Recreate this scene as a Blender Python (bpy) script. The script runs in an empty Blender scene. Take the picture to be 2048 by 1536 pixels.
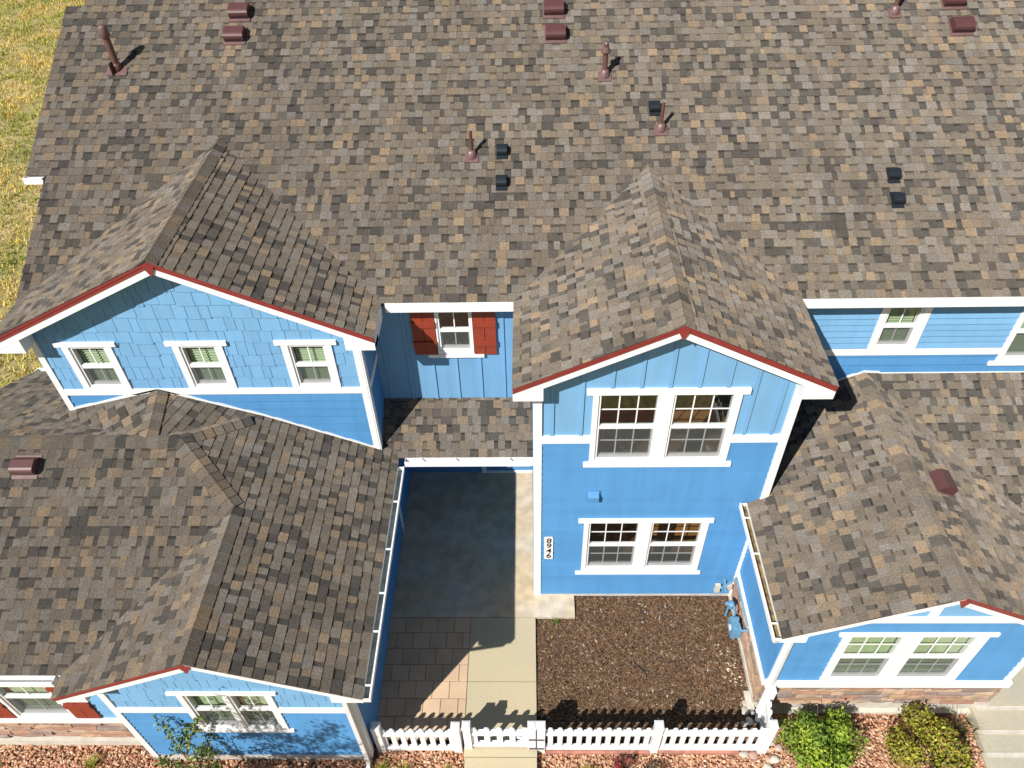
import bpy, math, random
from mathutils import Vector, Matrix
R = random.Random(8)
scene = bpy.context.scene
COL = scene.collection

# ---------------------------------------------------------------- camera
cam_d = bpy.data.cameras.new('camera'); cam = bpy.data.objects.new('camera', cam_d); COL.objects.link(cam)
CAM = Vector((0, 0, 12.55)); CR = Vector((0.9997, 0.01129, -0.02188)); CU = Vector((0.00791, 0.69433, 0.71961)); CF = Vector((-0.02331, 0.71957, -0.69403))
cam.matrix_world = Matrix(((CR.x, CU.x, -CF.x, CAM.x), (CR.y, CU.y, -CF.y, CAM.y), (CR.z, CU.z, -CF.z, CAM.z), (0, 0, 0, 1)))
cam_d.sensor_width = 36; cam_d.lens = 26.966; cam_d.clip_end = 2000; cam_d.clip_start = 0.1
scene.camera = cam
# ---------------------------------------------------------------- light
world = bpy.data.worlds.new('World'); scene.world = world; world.use_nodes = True
wn = world.node_tree.nodes; wl = world.node_tree.links
sky = wn.new('ShaderNodeTexSky'); sky.sky_type = 'NISHITA'; sky.sun_disc = False
SUN = Vector((0.459, 0.568, -0.683)).normalized()
sky.sun_elevation = math.asin(-SUN.z); sky.sun_rotation = math.atan2(-SUN.x, -SUN.y); sky.altitude = 1700; sky.dust_density = 0.6; sky.air_density = 1.0
bg = wn['Background']; bg.inputs['Strength'].default_value = 0.05
hs_ = wn.new('ShaderNodeHueSaturation'); hs_.inputs['Saturation'].default_value = 0.72
wl.new(sky.outputs[0], hs_.inputs['Color']); wl.new(hs_.outputs[0], bg.inputs[0])
sd = bpy.data.lights.new('sun', 'SUN'); sd.energy = 5.0; sd.angle = math.radians(0.53); sd.color = (1, 0.96, 0.90)
so = bpy.data.objects.new('sun', sd); COL.objects.link(so); so.location = (-20, -25, 30)
so.rotation_euler = SUN.to_track_quat('-Z', 'Y').to_euler()
vs = scene.view_settings; vs.view_transform = 'Standard'; vs.look = 'None'; vs.exposure = 0.47; vs.gamma = 1.0; vs.use_curve_mapping = False
scene.cycles.max_bounces = 6; scene.cycles.transparent_max_bounces = 12; scene.cycles.caustics_reflective = False; scene.cycles.caustics_refractive = False

# ---------------------------------------------------------------- materials
def mat(name, col, rough=0.6, var=0.0, vscale=6.0, col2=None, fine=0.0, fscale=120.0, bump=0.0, bscale=80.0, metal=0.0, spec=0.5, attr=False, stretch=None, rand=0.0, drough=0.0, streak=0.0):
    m = bpy.data.materials.new(name); m.use_nodes = True
    n = m.node_tree.nodes; l = m.node_tree.links; b = n['Principled BSDF']
    b.inputs['Roughness'].default_value = rough; b.inputs['Metallic'].default_value = metal; b.inputs['Specular IOR Level'].default_value = spec
    tc = n.new('ShaderNodeTexCoord'); src = tc.outputs['Object']
    if stretch:
        mp = n.new('ShaderNodeMapping'); mp.inputs['Scale'].default_value = stretch; l.new(src, mp.inputs[0]); src = mp.outputs[0]
    if attr:
        a = n.new('ShaderNodeAttribute'); a.attribute_name = 'Col'; cur = a.outputs['Color']
    else:
        c = n.new('ShaderNodeRGB'); c.outputs[0].default_value = (*col, 1); cur = c.outputs[0]
    def noise(scale, det):
        t = n.new('ShaderNodeTexNoise'); t.inputs['Scale'].default_value = scale; t.inputs['Detail'].default_value = det; l.new(src, t.inputs['Vector']); return t.outputs['Fac']
    def mixin(cur, fac, dark, lo, hi):
        r = n.new('ShaderNodeMapRange'); r.inputs[1].default_value = lo; r.inputs[2].default_value = hi; l.new(fac, r.inputs[0])
        x = n.new('ShaderNodeMix'); x.data_type = 'RGBA'; l.new(r.outputs[0], x.inputs['Factor']); l.new(cur, x.inputs['A'])
        if isinstance(dark, tuple): x.inputs['B'].default_value = (*dark, 1)
        else: l.new(dark, x.inputs['B'])
        return x.outputs['Result']
    def scaled(cur, k):
        v = n.new('ShaderNodeVectorMath'); v.operation = 'SCALE'; l.new(cur, v.inputs[0]); v.inputs['Scale'].default_value = k; return v.outputs[0]
    if var:
        cur = mixin(cur, noise(vscale, 5), col2 if col2 else scaled(cur, 1 - var), 0.38, 0.68)
    if fine:
        cur = mixin(cur, noise(fscale, 2), scaled(cur, 1 - fine), 0.35, 0.65)
    if streak:
        mp2 = n.new('ShaderNodeMapping'); mp2.inputs['Scale'].default_value = (5, 5, 0.35); l.new(tc.outputs['Object'], mp2.inputs[0])
        t2 = n.new('ShaderNodeTexNoise'); t2.inputs['Scale'].default_value = 1.6; t2.inputs['Detail'].default_value = 4; l.new(mp2.outputs[0], t2.inputs['Vector'])
        cur = mixin(cur, t2.outputs['Fac'], scaled(cur, 1 - streak), 0.45, 0.75)
    if rand:
        oi = n.new('ShaderNodeObjectInfo'); mr = n.new('ShaderNodeMapRange'); mr.inputs[3].default_value = 1 - rand; mr.inputs[4].default_value = 1 + rand * .4; l.new(oi.outputs['Random'], mr.inputs[0])
        v3 = n.new('ShaderNodeVectorMath'); v3.operation = 'SCALE'; l.new(cur, v3.inputs[0]); l.new(mr.outputs[0], v3.inputs['Scale']); cur = v3.outputs[0]
    b.inputs['Diffuse Roughness'].default_value = drough
    l.new(cur, b.inputs['Base Color'])
    if bump:
        bp = n.new('ShaderNodeBump'); bp.inputs['Strength'].default_value = bump; bp.inputs['Distance'].default_value = 0.01
        l.new(noise(bscale, 3), bp.inputs['Height']); l.new(bp.outputs[0], b.inputs['Normal'])
    return m

M = {}
M['white'] = mat('white_paint', (0.80, 0.80, 0.79), 0.5, 0.05, 3, fine=0.04, fscale=30)
M['vinyl'] = mat('white_vinyl', (0.80, 0.80, 0.80), 0.35, 0.05, 5)
M['lightblue'] = mat('light_blue_paint', (0.175, 0.375, 0.605), 0.62, 0.06, 2.2, fine=0.05, fscale=45, bump=0.15, bscale=60, spec=0.25, rand=0.07, streak=0.08)
M['blue'] = mat('blue_paint', (0.084, 0.265, 0.525), 0.6, 0.08, 1.6, fine=0.05, fscale=40, bump=0.12, bscale=60, spec=0.3, rand=0.07, streak=0.10)
M['underlay'] = mat('dark_underlayment', (0.05, 0.045, 0.04), 0.9)
M['red'] = mat('red_trim_paint', (0.225, 0.030, 0.028), 0.5, 0.15, 8)
M['shutter'] = mat('rust_red_shutter_paint', (0.27, 0.042, 0.020), 0.5, 0.1, 6, fine=0.1, fscale=60)
M['shingle'] = mat('asphalt_shingle', (0.2, 0.17, 0.14), 0.9, 0.14, 0.9, fine=0.34, fscale=42, bump=0.5, bscale=120, attr=True, spec=0.2, drough=1.0)
M['concrete'] = mat('concrete', (0.57, 0.455, 0.30), 0.8, 0.8, 1.1, col2=(0.60, 0.53, 0.43), fine=0.24, fscale=4.5, bump=0.1, bscale=60)
M['path'] = mat('buff_concrete', (0.49, 0.415, 0.27), 0.8, 0.25, 1.0, col2=(0.45, 0.395, 0.275), fine=0.06, fscale=30, bump=0.08, bscale=90)
M['porchconc'] = mat('stair_concrete', (0.47, 0.42, 0.32), 0.8, 0.6, 1.2, col2=(0.41, 0.39, 0.31), fine=0.08, fscale=25)
M['footing'] = mat('footing_concrete', (0.62, 0.58, 0.5), 0.85, 0.2, 5, fine=0.15, fscale=60)
M['paver'] = mat('tan_paver', (0.63, 0.45, 0.295), 0.85, 0.12, 2.5, fine=0.12, fscale=60, bump=0.2, bscale=120, rand=0.12)
M['attr'] = mat('varied_stone', (0.4, 0.3, 0.25), 0.85, 0.16, 9, fine=0.2, fscale=70, bump=0.5, bscale=30, attr=True, spec=0.3)
M['attrm'] = mat('varied_matte', (0.4, 0.3, 0.25), 0.9, attr=True, spec=0.2)
M['leaf'] = mat('leaf', (0.1, 0.2, 0.03), 0.55, attr=True, spec=0.35)
M['mulchbase'] = mat('mulch_soil', (0.085, 0.048, 0.028), 0.95, 0.4, 9, fine=0.45, fscale=70, bump=1.0, bscale=60)
M['gravelbase'] = mat('gravel_soil', (0.34, 0.165, 0.10), 0.95, 0.3, 9, fine=0.4, fscale=70, bump=0.8, bscale=60)
M['lawn'] = mat('dry_lawn_soil', (0.50, 0.38, 0.17), 0.95, 0.8, 0.35, col2=(0.26, 0.25, 0.08), fine=0.4, fscale=9, bump=0.6, bscale=20)
M['maroon'] = mat('maroon_metal', (0.098, 0.040, 0.041), 0.42, 0.1, 8, spec=0.5)
M['maroonflash'] = mat('faded_maroon_flashing', (0.165, 0.095, 0.092), 0.42, 0.2, 8, spec=0.6)
M['pipebrown'] = mat('brown_pipe_paint', (0.125, 0.058, 0.047), 0.45, 0.15, 10, spec=0.5)
M['blackvent'] = mat('black_plastic', (0.016, 0.022, 0.027), 0.32, spec=0.5)
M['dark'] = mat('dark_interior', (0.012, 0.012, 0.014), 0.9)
M['screen'] = None
M['blind'] = mat('pale_blind', (0.40, 0.47, 0.29), 0.6)
M['curtain'] = mat('pale_curtain', (0.55, 0.55, 0.52), 0.8, 0.3, 30)
M['floorwood'] = mat('wood_floor', (0.22, 0.11, 0.045), 0.5, 0.3, 6)
M['wood'] = mat('orange_wood', (0.42, 0.17, 0.04), 0.5, 0.3, 8, stretch=(1, 8, 8))
M['debris'] = mat('gutter_debris', (0.33, 0.22, 0.075), 0.8, 0.75, 14, col2=(0.09, 0.06, 0.03), fine=0.4, fscale=70, bump=0.6, bscale=50)
M['gutterin'] = mat('weathered_gutter', (0.30, 0.36, 0.36), 0.35, 0.5, 6)
M['bluemetal'] = mat('blue_painted_metal', (0.13, 0.30, 0.47), 0.5, 0.2, 14)
M['black'] = mat('black_paint', (0.012, 0.012, 0.014), 0.5)
M['hinge'] = mat('grey_hinge', (0.10, 0.10, 0.11), 0.45, metal=0.4)
M['rubber'] = mat('black_tubing', (0.02, 0.02, 0.02), 0.6)
M['edging'] = mat('pink_edging', (0.50, 0.22, 0.16), 0.85, 0.3, 6, fine=0.15, fscale=60)
M['bark'] = mat('bark', (0.13, 0.09, 0.06), 0.9, 0.3, 20)
def glass_mat():
    m = bpy.data.materials.new('window_glass'); m.use_nodes = True; n = m.node_tree.nodes; l = m.node_tree.links; n.clear()
    o = n.new('ShaderNodeOutputMaterial'); mx = n.new('ShaderNodeMixShader'); t = n.new('ShaderNodeBsdfTransparent'); g = n.new('ShaderNodeBsdfGlossy'); f = n.new('ShaderNodeLayerWeight'); pw = n.new('ShaderNodeMath'); pw.operation = 'POWER'; pw.inputs[1].default_value = 4; ad = n.new('ShaderNodeMath'); ad.operation = 'MULTIPLY_ADD'; ad.inputs[1].default_value = .85; ad.inputs[2].default_value = .13
    g.inputs['Roughness'].default_value = 0.0; t.inputs[0].default_value = (0.80, 0.86, 0.82, 1); f.inputs['Blend'].default_value = 0.5
    l.new(f.outputs['Facing'], pw.inputs[0]); l.new(pw.outputs[0], ad.inputs[0]); l.new(ad.outputs[0], mx.inputs[0]); l.new(t.outputs[0], mx.inputs[1]); l.new(g.outputs[0], mx.inputs[2]); l.new(mx.outputs[0], o.inputs[0]); return m
M['glass'] = glass_mat()
def screen_mat():
    m = bpy.data.materials.new('insect_screen'); m.use_nodes = True; n = m.node_tree.nodes; l = m.node_tree.links; n.clear()
    o = n.new('ShaderNodeOutputMaterial'); mx = n.new('ShaderNodeMixShader'); t = n.new('ShaderNodeBsdfTransparent'); g = n.new('ShaderNodeBsdfDiffuse')
    g.inputs[0].default_value = (0.10, 0.11, 0.11, 1); mx.inputs[0].default_value = 0.45
    l.new(t.outputs[0], mx.inputs[1]); l.new(g.outputs[0], mx.inputs[2]); l.new(mx.outputs[0], o.inputs[0]); return m
M['screen'] = screen_mat()

# ---------------------------------------------------------------- mesh helpers
ORG = {}
def root(name, loc, label, cat, group=None):
    o = bpy.data.objects.new(name, None); COL.objects.link(o); o.location = loc; ORG[o.name] = Vector(loc)
    o['label'] = label; o['category'] = cat
    if group: o['group'] = group
    return o
def top_of(o):
    while o.parent: o = o.parent
    return o
class MB:
    def __init__(s): s.v = []; s.f = []; s.c = []
    def poly(s, pts, col=None):
        i = len(s.v); s.v += [tuple(p) for p in pts]; s.f.append(tuple(range(i, i + len(pts)))); s.c.append(col)
    def hexa(s, a, b, col=None):   # two matching loops (a outer/front, b back), sides joined
        n = len(a); i = len(s.v); s.v += [tuple(p) for p in a] + [tuple(p) for p in b]
        s.f.append(tuple(range(i, i + n))); s.f.append(tuple(range(i + 2 * n - 1, i + n - 1, -1))); s.c += [col, col]
        for k in range(n):
            k2 = (k + 1) % n; s.f.append((i + k, i + n + k, i + n + k2, i + k2)); s.c.append(col)
    def box(s, x0, x1, y0, y1, z0, z1, col=None):
        s.hexa([(x0, y0, z0), (x1, y0, z0), (x1, y0, z1), (x0, y0, z1)], [(x0, y1, z0), (x1, y1, z0), (x1, y1, z1), (x0, y1, z1)], col)
    def tube(s, pts, rads, n=12, cap=True, col=None):
        pts = [Vector(p) for p in pts]
        if not isinstance(rads, (list, tuple)): rads = [rads] * len(pts)
        base = len(s.v); prev = None
        for k, p in enumerate(pts):
            d = (pts[min(k + 1, len(pts) - 1)] - pts[max(k - 1, 0)])
            d = d.normalized() if d.length > 1e-9 else Vector((0, 0, 1))
            if prev is None:
                a = d.orthogonal().normalized()
            else:
                a = (prev - d * prev.dot(d)); a = a.normalized() if a.length > 1e-6 else d.orthogonal().normalized()
            prev = a; b = d.cross(a)
            for j in range(n):
                t = 2 * math.pi * j / n; s.v.append(tuple(p + (a * math.cos(t) + b * math.sin(t)) * rads[k]))
        for k in range(len(pts) - 1):
            for j in range(n):
                j2 = (j + 1) % n; s.f.append((base + k * n + j, base + k * n + j2, base + (k + 1) * n + j2, base + (k + 1) * n + j)); s.c.append(col)
        if cap:
            s.f.append(tuple(base + j for j in range(n - 1, -1, -1))); e = base + (len(pts) - 1) * n; s.f.append(tuple(e + j for j in range(n))); s.c += [col, col]
    def build(s, name, m, parent=None, smooth=False, kind=None):
        me = bpy.data.meshes.new(name); og = ORG.get(top_of(parent).name, Vector((0, 0, 0))) if parent else Vector((0, 0, 0))
        me.from_pydata([(x - og.x, y - og.y, z - og.z) for x, y, z in s.v], [], s.f)
        if any(c is not None for c in s.c):
            a = me.color_attributes.new('Col', 'FLOAT_COLOR', 'CORNER'); buf = []
            for f, c in zip(s.f, s.c): buf += [*(c or (0.5, 0.5, 0.5)), 1.0] * len(f)
            a.data.foreach_set('color', buf)
        if smooth: me.polygons.foreach_set('use_smooth', [True] * len(me.polygons))
        me.materials.append(m); me.update()
        o = bpy.data.objects.new(name, me); COL.objects.link(o)
        if parent: o.parent = parent
        if kind: o['kind'] = kind
        return o
def part_box(name, m, parent, *b):
    k = MB(); k.box(*b); return k.build(name, m, parent)
def solo(mb, name, m, label, cat, loc, group=None, smooth=False, kind=None):
    """one mesh that is a thing of its own, origin at loc"""
    mb.v = [(x - loc[0], y - loc[1], z - loc[2]) for x, y, z in mb.v]
    o = mb.build(name, m, None, smooth); o.location = loc
    if label: o['label'] = label
    if cat: o['category'] = cat
    if group: o['group'] = group
    if kind: o['kind'] = kind
    return o
def clip(poly, hp):
    for a, b, c in hp:
        out = []; n = len(poly)
        for i in range(n):
            p, q = poly[i], poly[(i + 1) % n]; dp = a * p[0] + b * p[1] - c; dq = a * q[0] + b * q[1] - c
            if dp <= 0: out.append(p)
            if (dp < 0 < dq) or (dq < 0 < dp):
                t = dp / (dp - dq); out.append((p[0] + (q[0] - p[0]) * t, p[1] + (q[1] - p[1]) * t))
        poly = out
        if len(poly) < 3: return []
    return poly
def area(p): return 0.5 * abs(sum(p[i][0] * p[(i + 1) % len(p)][1] - p[(i + 1) % len(p)][0] * p[i][1] for i in range(len(p))))
def convex_hp(pts):   # counter-clockwise polygon to half planes
    hp = []
    for i in range(len(pts)):
        (x0, y0), (x1, y1) = pts[i], pts[(i + 1) % len(pts)]; a, b = y1 - y0, -(x1 - x0); L = math.hypot(a, b)
        if L > 1e-9: hp.append((a / L, b / L, (a * x0 + b * y0) / L))
    return hp
def minus(rect, holes):
    rs = [rect]
    for hx0, hx1, hz0, hz1 in holes:
        out = []
        for x0, x1, z0, z1 in rs:
            if hx1 <= x0 or hx0 >= x1 or hz1 <= z0 or hz0 >= z1: out.append((x0, x1, z0, z1)); continue
            if hx0 > x0: out.append((x0, hx0, z0, z1))
            if hx1 < x1: out.append((hx1, x1, z0, z1))
            a, b = max(x0, hx0), min(x1, hx1)
            if hz0 > z0: out.append((a, b, z0, hz0))
            if hz1 < z1: out.append((a, b, hz1, z1))
        rs = out
    return rs
def rp(r): return [(r[0], r[2]), (r[1], r[2]), (r[1], r[3]), (r[0], r[3])]
class Plane:
    def __init__(s, O, U, V): s.O = Vector(O); s.U = Vector(U).normalized(); s.V = Vector(V).normalized(); s.N = s.U.cross(s.V)
    def at(s, u, v, h=0.0): return s.O + s.U * u + s.V * v + s.N * h
def px(p):
    d = Vector(p) - CAM; z = d.dot(CF); return 1024 + 1534 * d.dot(CR) / z, 768 - 1534 * d.dot(CU) / z

# ---------------------------------------------------------------- measured geometry (metres)
zE = 5.561
yMe, sM = 8.986, 0.5122                                        # main eave, slope
xA, wA, zAa, yAr, yA = -4.968, 2.765, 6.8935, 8.197, 8.529      # shake gable on the second floor
xAl, xAr = -7.399, -2.523
xB, wB, zBa, yBr, yB = 1.878, 2.106, 6.609, 7.144, 7.45         # tall middle gable
xBl, xBr = 0.066, 3.68
yM = 9.31
xF, wF, zFe, zFa, yFr, yF = -4.280, 2.055, 2.694, 3.666, 4.315, 4.616   # left one-storey wing front gable
sF = 0.473; xFe = xF + wF; ySe = 4.635; dP = 2.989; yRg = ySe + dP; zRg = zFe + sF * dP
xFl, xFr, yW = -6.02, -2.541, 4.90
xR, wR, zRe, zRa, yRr, yR = 5.4986, 2.098, 2.745, 3.780, 5.136, 5.438
xRl, xRr = 3.653, 7.344
yBack = 10.35
GZ = -0.17                                                     # gravel level

HOUSE = root('townhouse', (1.878, 8.0, 0.0), 'blue two-storey townhouse with brown shingle roofs, white trim and red gable edges', 'house')

# ---------------------------------------------------------------- roofs
PAL = [(p[0] * 1.11, p[1] * 1.09, p[2] * 1.05) for p in ((0.262, 0.200, 0.140), (0.226, 0.178, 0.131), (0.178, 0.150, 0.121), (0.160, 0.137, 0.113), (0.195, 0.167, 0.137), (0.208, 0.186, 0.164), (0.082, 0.075, 0.068), (0.106, 0.096, 0.086), (0.186, 0.169, 0.151))]
TABW = [1.6, 1.7, 3.4, 3.2, 3.4, 2.6, 1.7, 1.2, 2.2]
GAPW = [0.4, 0.5, 3.2, 3.2, 2, 0.5, 2.4, 3, 0.6]
EXP = 0.1435
CAND = []           # (pixel area, roof object, pieces) of shingles that may become objects of their own
def shingle_field(plane, u0, u1, vmax, hpf, seed, tint=1.0):
    """pieces of laminated shingle: list of (list of (polygon, v0, lift, colour))"""
    r = random.Random(seed); out = []; k = 0
    while k * EXP < vmax:
        v0 = k * EXP; hp = hpf(v0 + EXP * 0.5) if callable(hpf) else hpf
        sets = hp if isinstance(hp[0], list) else [hp]
        u = u0 - r.random() * 0.3; tab = r.random() < 0.5
        shade = 1 + r.uniform(-0.05, 0.05)
        while u < u1:
            w = r.choice((0.10, 0.12, 0.13, 0.15, 0.165, 0.19)) if tab else r.choice((0.065, 0.085, 0.10, 0.115, 0.14))
            jit = r.uniform(-0.001, 0.001)
            c = r.choices(PAL, TABW if tab else GAPW)[0]; t = shade * tint * r.uniform(0.9, 1.1); c = tuple(x * t for x in c)
            piece = []; u_next = u + w; w -= 0.003
            for hp in sets:
                if tab:
                    p = clip([(u, v0 - 0.001 + jit), (u + w, v0 - 0.001 + jit), (u + w, v0 + EXP), (u, v0 + EXP)], hp)
                    if p and area(p) > 2e-4: piece.append((p, v0, 0.003, c))
                else:
                    vb = v0 + EXP * r.uniform(0.70, 0.82)
                    p = clip([(u, v0 + jit), (u + w, v0 + jit), (u + w, vb), (u, vb)], hp)
                    if p and area(p) > 2e-4: piece.append((p, v0, 0.0, c))
                    band = tuple(x * 0.5 for x in c) if r.random() < 0.75 else c
                    p = clip([(u, vb), (u + w, vb), (u + w, v0 + EXP), (u, v0 + EXP)], hp)
                    if p and area(p) > 2e-4: piece.append((p, v0, 0.0, band))
            if piece: out.append(piece)
            u = u_next; tab = not tab if r.random() < 0.93 else tab
        k += 1
    return out
def put_piece(mb, plane, piece):
    for p, v0, lift, c in piece:
        top = []; bot = []
        for u, v in p:
            h = 0.012 + lift - 0.009 * max(0, (v - v0)) / EXP
            top.append(plane.at(u, v, h)); bot.append(plane.at(u, v, -0.002))
        n = len(p); i = len(mb.v); mb.v += [tuple(q) for q in top] + [tuple(q) for q in bot]
        mb.f.append(tuple(range(i, i + n))); mb.c.append(c)
        dk = tuple(x * 0.8 for x in c)
        for j in range(n):
            j2 = (j + 1) % n; mb.f.append((i + j, i + n + j, i + n + j2, i + j2)); mb.c.append(dk)
ROOFS = []
def roof(name, plane, u0, u1, vmax, hpf, seed, outline, candidate=False, tint=1.0, thick=0.09, deckm='underlay'):
    """deck slab (outline in plane coordinates) with its shingles"""
    mb = MB(); mb.hexa([plane.at(u, v, 0) for u, v in outline], [plane.at(u, v, -thick) for u, v in outline])
    deck = mb.build(name, M[deckm], HOUSE)
    pieces = shingle_field(plane, u0, u1, vmax, hpf, seed, tint)
    rest = []
    for pc in pieces:
        a = 0
        if candidate:
            q = [px(plane.at(u, v)) for u, v in pc[0][0]]; cx = sum(t[0] for t in q) / len(q); cy = sum(t[1] for t in q) / len(q)
            if 15 < cx < 2033 and 15 < cy < 1521: a = area(q)
        if a > 60: CAND.append((a, deck, plane, pc))
        else: rest.append(pc)
    ROOFS.append((deck, plane, rest)); return deck
def finish_shingles(limit=296):
    CAND.sort(key=lambda t: -t[0])
    back = {}
    for k, (a, deck, plane, pc) in enumerate(CAND):
        if k < limit:
            mb = MB(); put_piece(mb, plane, pc); mb.build('shingle', M['shingle'], deck)
        else: back.setdefault(deck.name, []).append(pc)
    for deck, plane, rest in ROOFS:
        mb = MB()
        for pc in rest + back.get(deck.name, []): put_piece(mb, plane, pc)
        if mb.v: mb.build('shingles', M['shingle'], deck, kind='stuff')
def caps(deck, p0, p1, n1, n2, seed, w=0.15, rounded=0.02):
    """overlapping cap pieces laid from p0 (lap end) to p1 along a ridge or hip"""
    r = random.Random(seed); p0, p1, n1, n2 = Vector(p0), Vector(p1), Vector(n1).normalized(), Vector(n2).normalized()
    ax = (p1 - p0); L = ax.length; ax.normalize(); n = (n1 + n2).normalized(); d1 = ax.cross(n1).normalized(); d2 = ax.cross(n2).normalized()
    if d1.dot(n) > 0: d1 = -d1
    if d2.dot(n) > 0: d2 = -d2
    k = 0
    while k * 0.16 < L - 0.02:
        a, b = k * 0.16, min(L, k * 0.16 + 0.20); mb = MB(); c = r.choices(PAL, [1.0, 1.2, 4, 4, 4, 1.5, 0.8, 1, 2])[0]; t = r.uniform(0.85, 1.1); c = tuple(x * t for x in c)
        prof = [d1 * w, d1 * 0.035 + n * rounded * 0.75, n * rounded * 1.15, d2 * 0.035 + n * rounded * 0.75, d2 * w]
        f = [p0 + ax * a + q + n * 0.026 for q in prof]; g = [p0 + ax * b + q + n * 0.012 for q in prof]
        for i in range(4): mb.poly([f[i], f[i + 1], g[i + 1], g[i]], c)
        fb = [q - n * 0.02 for q in f]; gb = [q - n * 0.016 for q in g]; dk = tuple(x * 0.75 for x in c)
        for i in range(4): mb.poly([fb[i], fb[i + 1], f[i + 1], f[i]], dk)
        mb.poly([f[0], g[0], gb[0], fb[0]], dk); mb.poly([f[4], fb[4], gb[4], g[4]], dk)
        mb.build('ridge_cap', M['shingle'], deck); k += 1

def nrm(s): return math.sqrt(1 + s * s)
# main roof, facing the street; a shallow bay widens it on the left
yRidge = 16.2; Lm = (yRidge - yMe) * nrm(sM); nM = nrm(sM)
PM = Plane((0, yMe, zE), (1, 0, 0), (0, 1, sM))
vb0, vb1 = (11.05 - yMe) * nM, (14.07 - yMe) * nM
def hp_main(v): return [(-1, 0, 8.02 if vb0 < v < vb1 else 7.71), (1, 0, 13.0), (0, 1, Lm)]
main = roof('main_roof', PM, -8.05, 13.0, Lm, hp_main, 1, [(-7.71, 0), (13, 0), (13, Lm), (-7.71, Lm)])
mb = MB(); mb.hexa([PM.at(u, v, 0) for u, v in ((-8.02, vb0), (-7.71, vb0), (-7.71, vb1), (-8.02, vb1))], [PM.at(u, v, -.09) for u, v in ((-8.02, vb0), (-7.71, vb0), (-7.71, vb1), (-8.02, vb1))]); mb.build('roof_bay', M['underlay'], main)
PMb = Plane((0, 2 * yRidge - yMe, zE), (-1, 0, 0), (0, -1, sM))
roof('back_roof', PMb, -13, 7.71, Lm, [(-1, 0, 13), (1, 0, 7.71), (0, 1, Lm)], 2, [(-13, 0), (7.71, 0), (7.71, Lm), (-13, Lm)])
zMr = zE + sM * (yRidge - yMe)
# gables that run into the main roof
def cross_gable(name, x, w, za, ze, yf, seed, tint=1.0):
    s = (za - ze) / w; n = nrm(s); L = w * n
    PE = Plane((x + w, 0, ze), (0, 1, 0), (-1, 0, s)); PW = Plane((x - w, 0, ze), (0, -1, 0), (1, 0, s))
    k = (s / n) / sM                       # how far the valley runs back per metre of slope
    e = roof(name, PE, yf, 16, L, [(-1, 0, -yf), (1, -k, yMe + 0.10), (0, 1, L)], seed, [(yf + .055, 0), (yMe + .1, 0), (yMe + .1 + k * L, L), (yf + .055, L)], tint=tint)
    o = roof(name, PW, -16, -yf, L, [(1, 0, -yf), (-1, -k, yMe + 0.10), (0, 1, L)], seed + 1, [(-yf - .055, 0), (-yf - .055, L), (-yMe - .1 - k * L, L), (-yMe - .1, 0)], tint=tint)
    yb = yMe + (za - ze) / sM
    caps(e, (x, yf - 0.005, za), (x, yb + 0.05, za), (-s, 0, 1), (s, 0, 1), seed)
    return s
sA = cross_gable('shake_gable_roof', xA, wA, zAa, zE, yAr, 11)
sB = cross_gable('tall_gable_roof', xB, wB, zBa, zE, yBr, 21)
# left one-storey wing: hipped block with a front gable
nF = nrm(sF)
PE = Plane((xFe, 0, zFe), (0, 1, 0), (-1, 0, sF)); PW = Plane((xF - wF, 0, zFe), (0, -1, 0), (1, 0, sF))
PS = Plane((0, ySe, zFe), (1, 0, 0), (0, 1, sF)); zNe = 2.65; yNe = yRg + (zRg - zNe) / sF
PN = Plane((0, yNe, zNe), (-1, 0, 0), (0, -1, sF))
def hp_east(v):
    lo = [(-1, 0, -yFr), (1, 0, 9.0), (1, 1 / nF, yRg + dP), (0, 1, wF * nF)]; hi = [(-1, 1 / nF, -ySe), (1, 1 / nF, yRg + dP), (0, 1, dP * nF), (0, -1, -wF * nF)]
    return [lo] if v + EXP / 2 < wF * nF else [hi] if v - EXP / 2 > wF * nF else [lo, hi]
east = roof('wing_east_roof', PE, yFr, 9.2, dP * nF, hp_east, 31, [(yFr + .055, 0), (9.0, 0), (9.0, 1.6 * nF), (yRg, dP * nF), (ySe + wF, wF * nF), (yFr + .055, wF * nF)], candidate=True)
west = roof('wing_west_roof', PW, -7.2, -yFr, wF * nF, [(1, 0, -yFr), (-1, -1 / nF, ySe + 0.1), (0, 1, wF * nF)], 32, [(-yFr - .055, 0), (-yFr - .055, wF * nF), (-ySe - .1 - wF, wF * nF), (-ySe - .1, 0)], candidate=True)
south = roof('wing_south_roof', PS, -9.56, -2, dP * nF, [(-1, 0, 9.55), (1, 1 / nF, xFe), (1, -1 / nF, xF - wF + 0.1), (0, 1, dP * nF)], 33, [(-9.55, 0), (xF - wF + .1, 0), (xF + 0.05, (wF - .05) * nF), (xFe - dP, dP * nF), (-9.55, dP * nF)], candidate=True)
LN = (yNe - yRg) * nF
north = roof('wing_north_roof', PN, 3, 9.6, LN, [(1, 0, 9.55), (-1, 1 / nF, xFe - dP + (yNe - yRg)), (-1, 0, -2.7), (0, 1, LN)], 34, [(9.55, 0), (9.55, LN), (dP - xFe, LN), (dP - xFe - (yNe - yRg) + .0, 0)])
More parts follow.
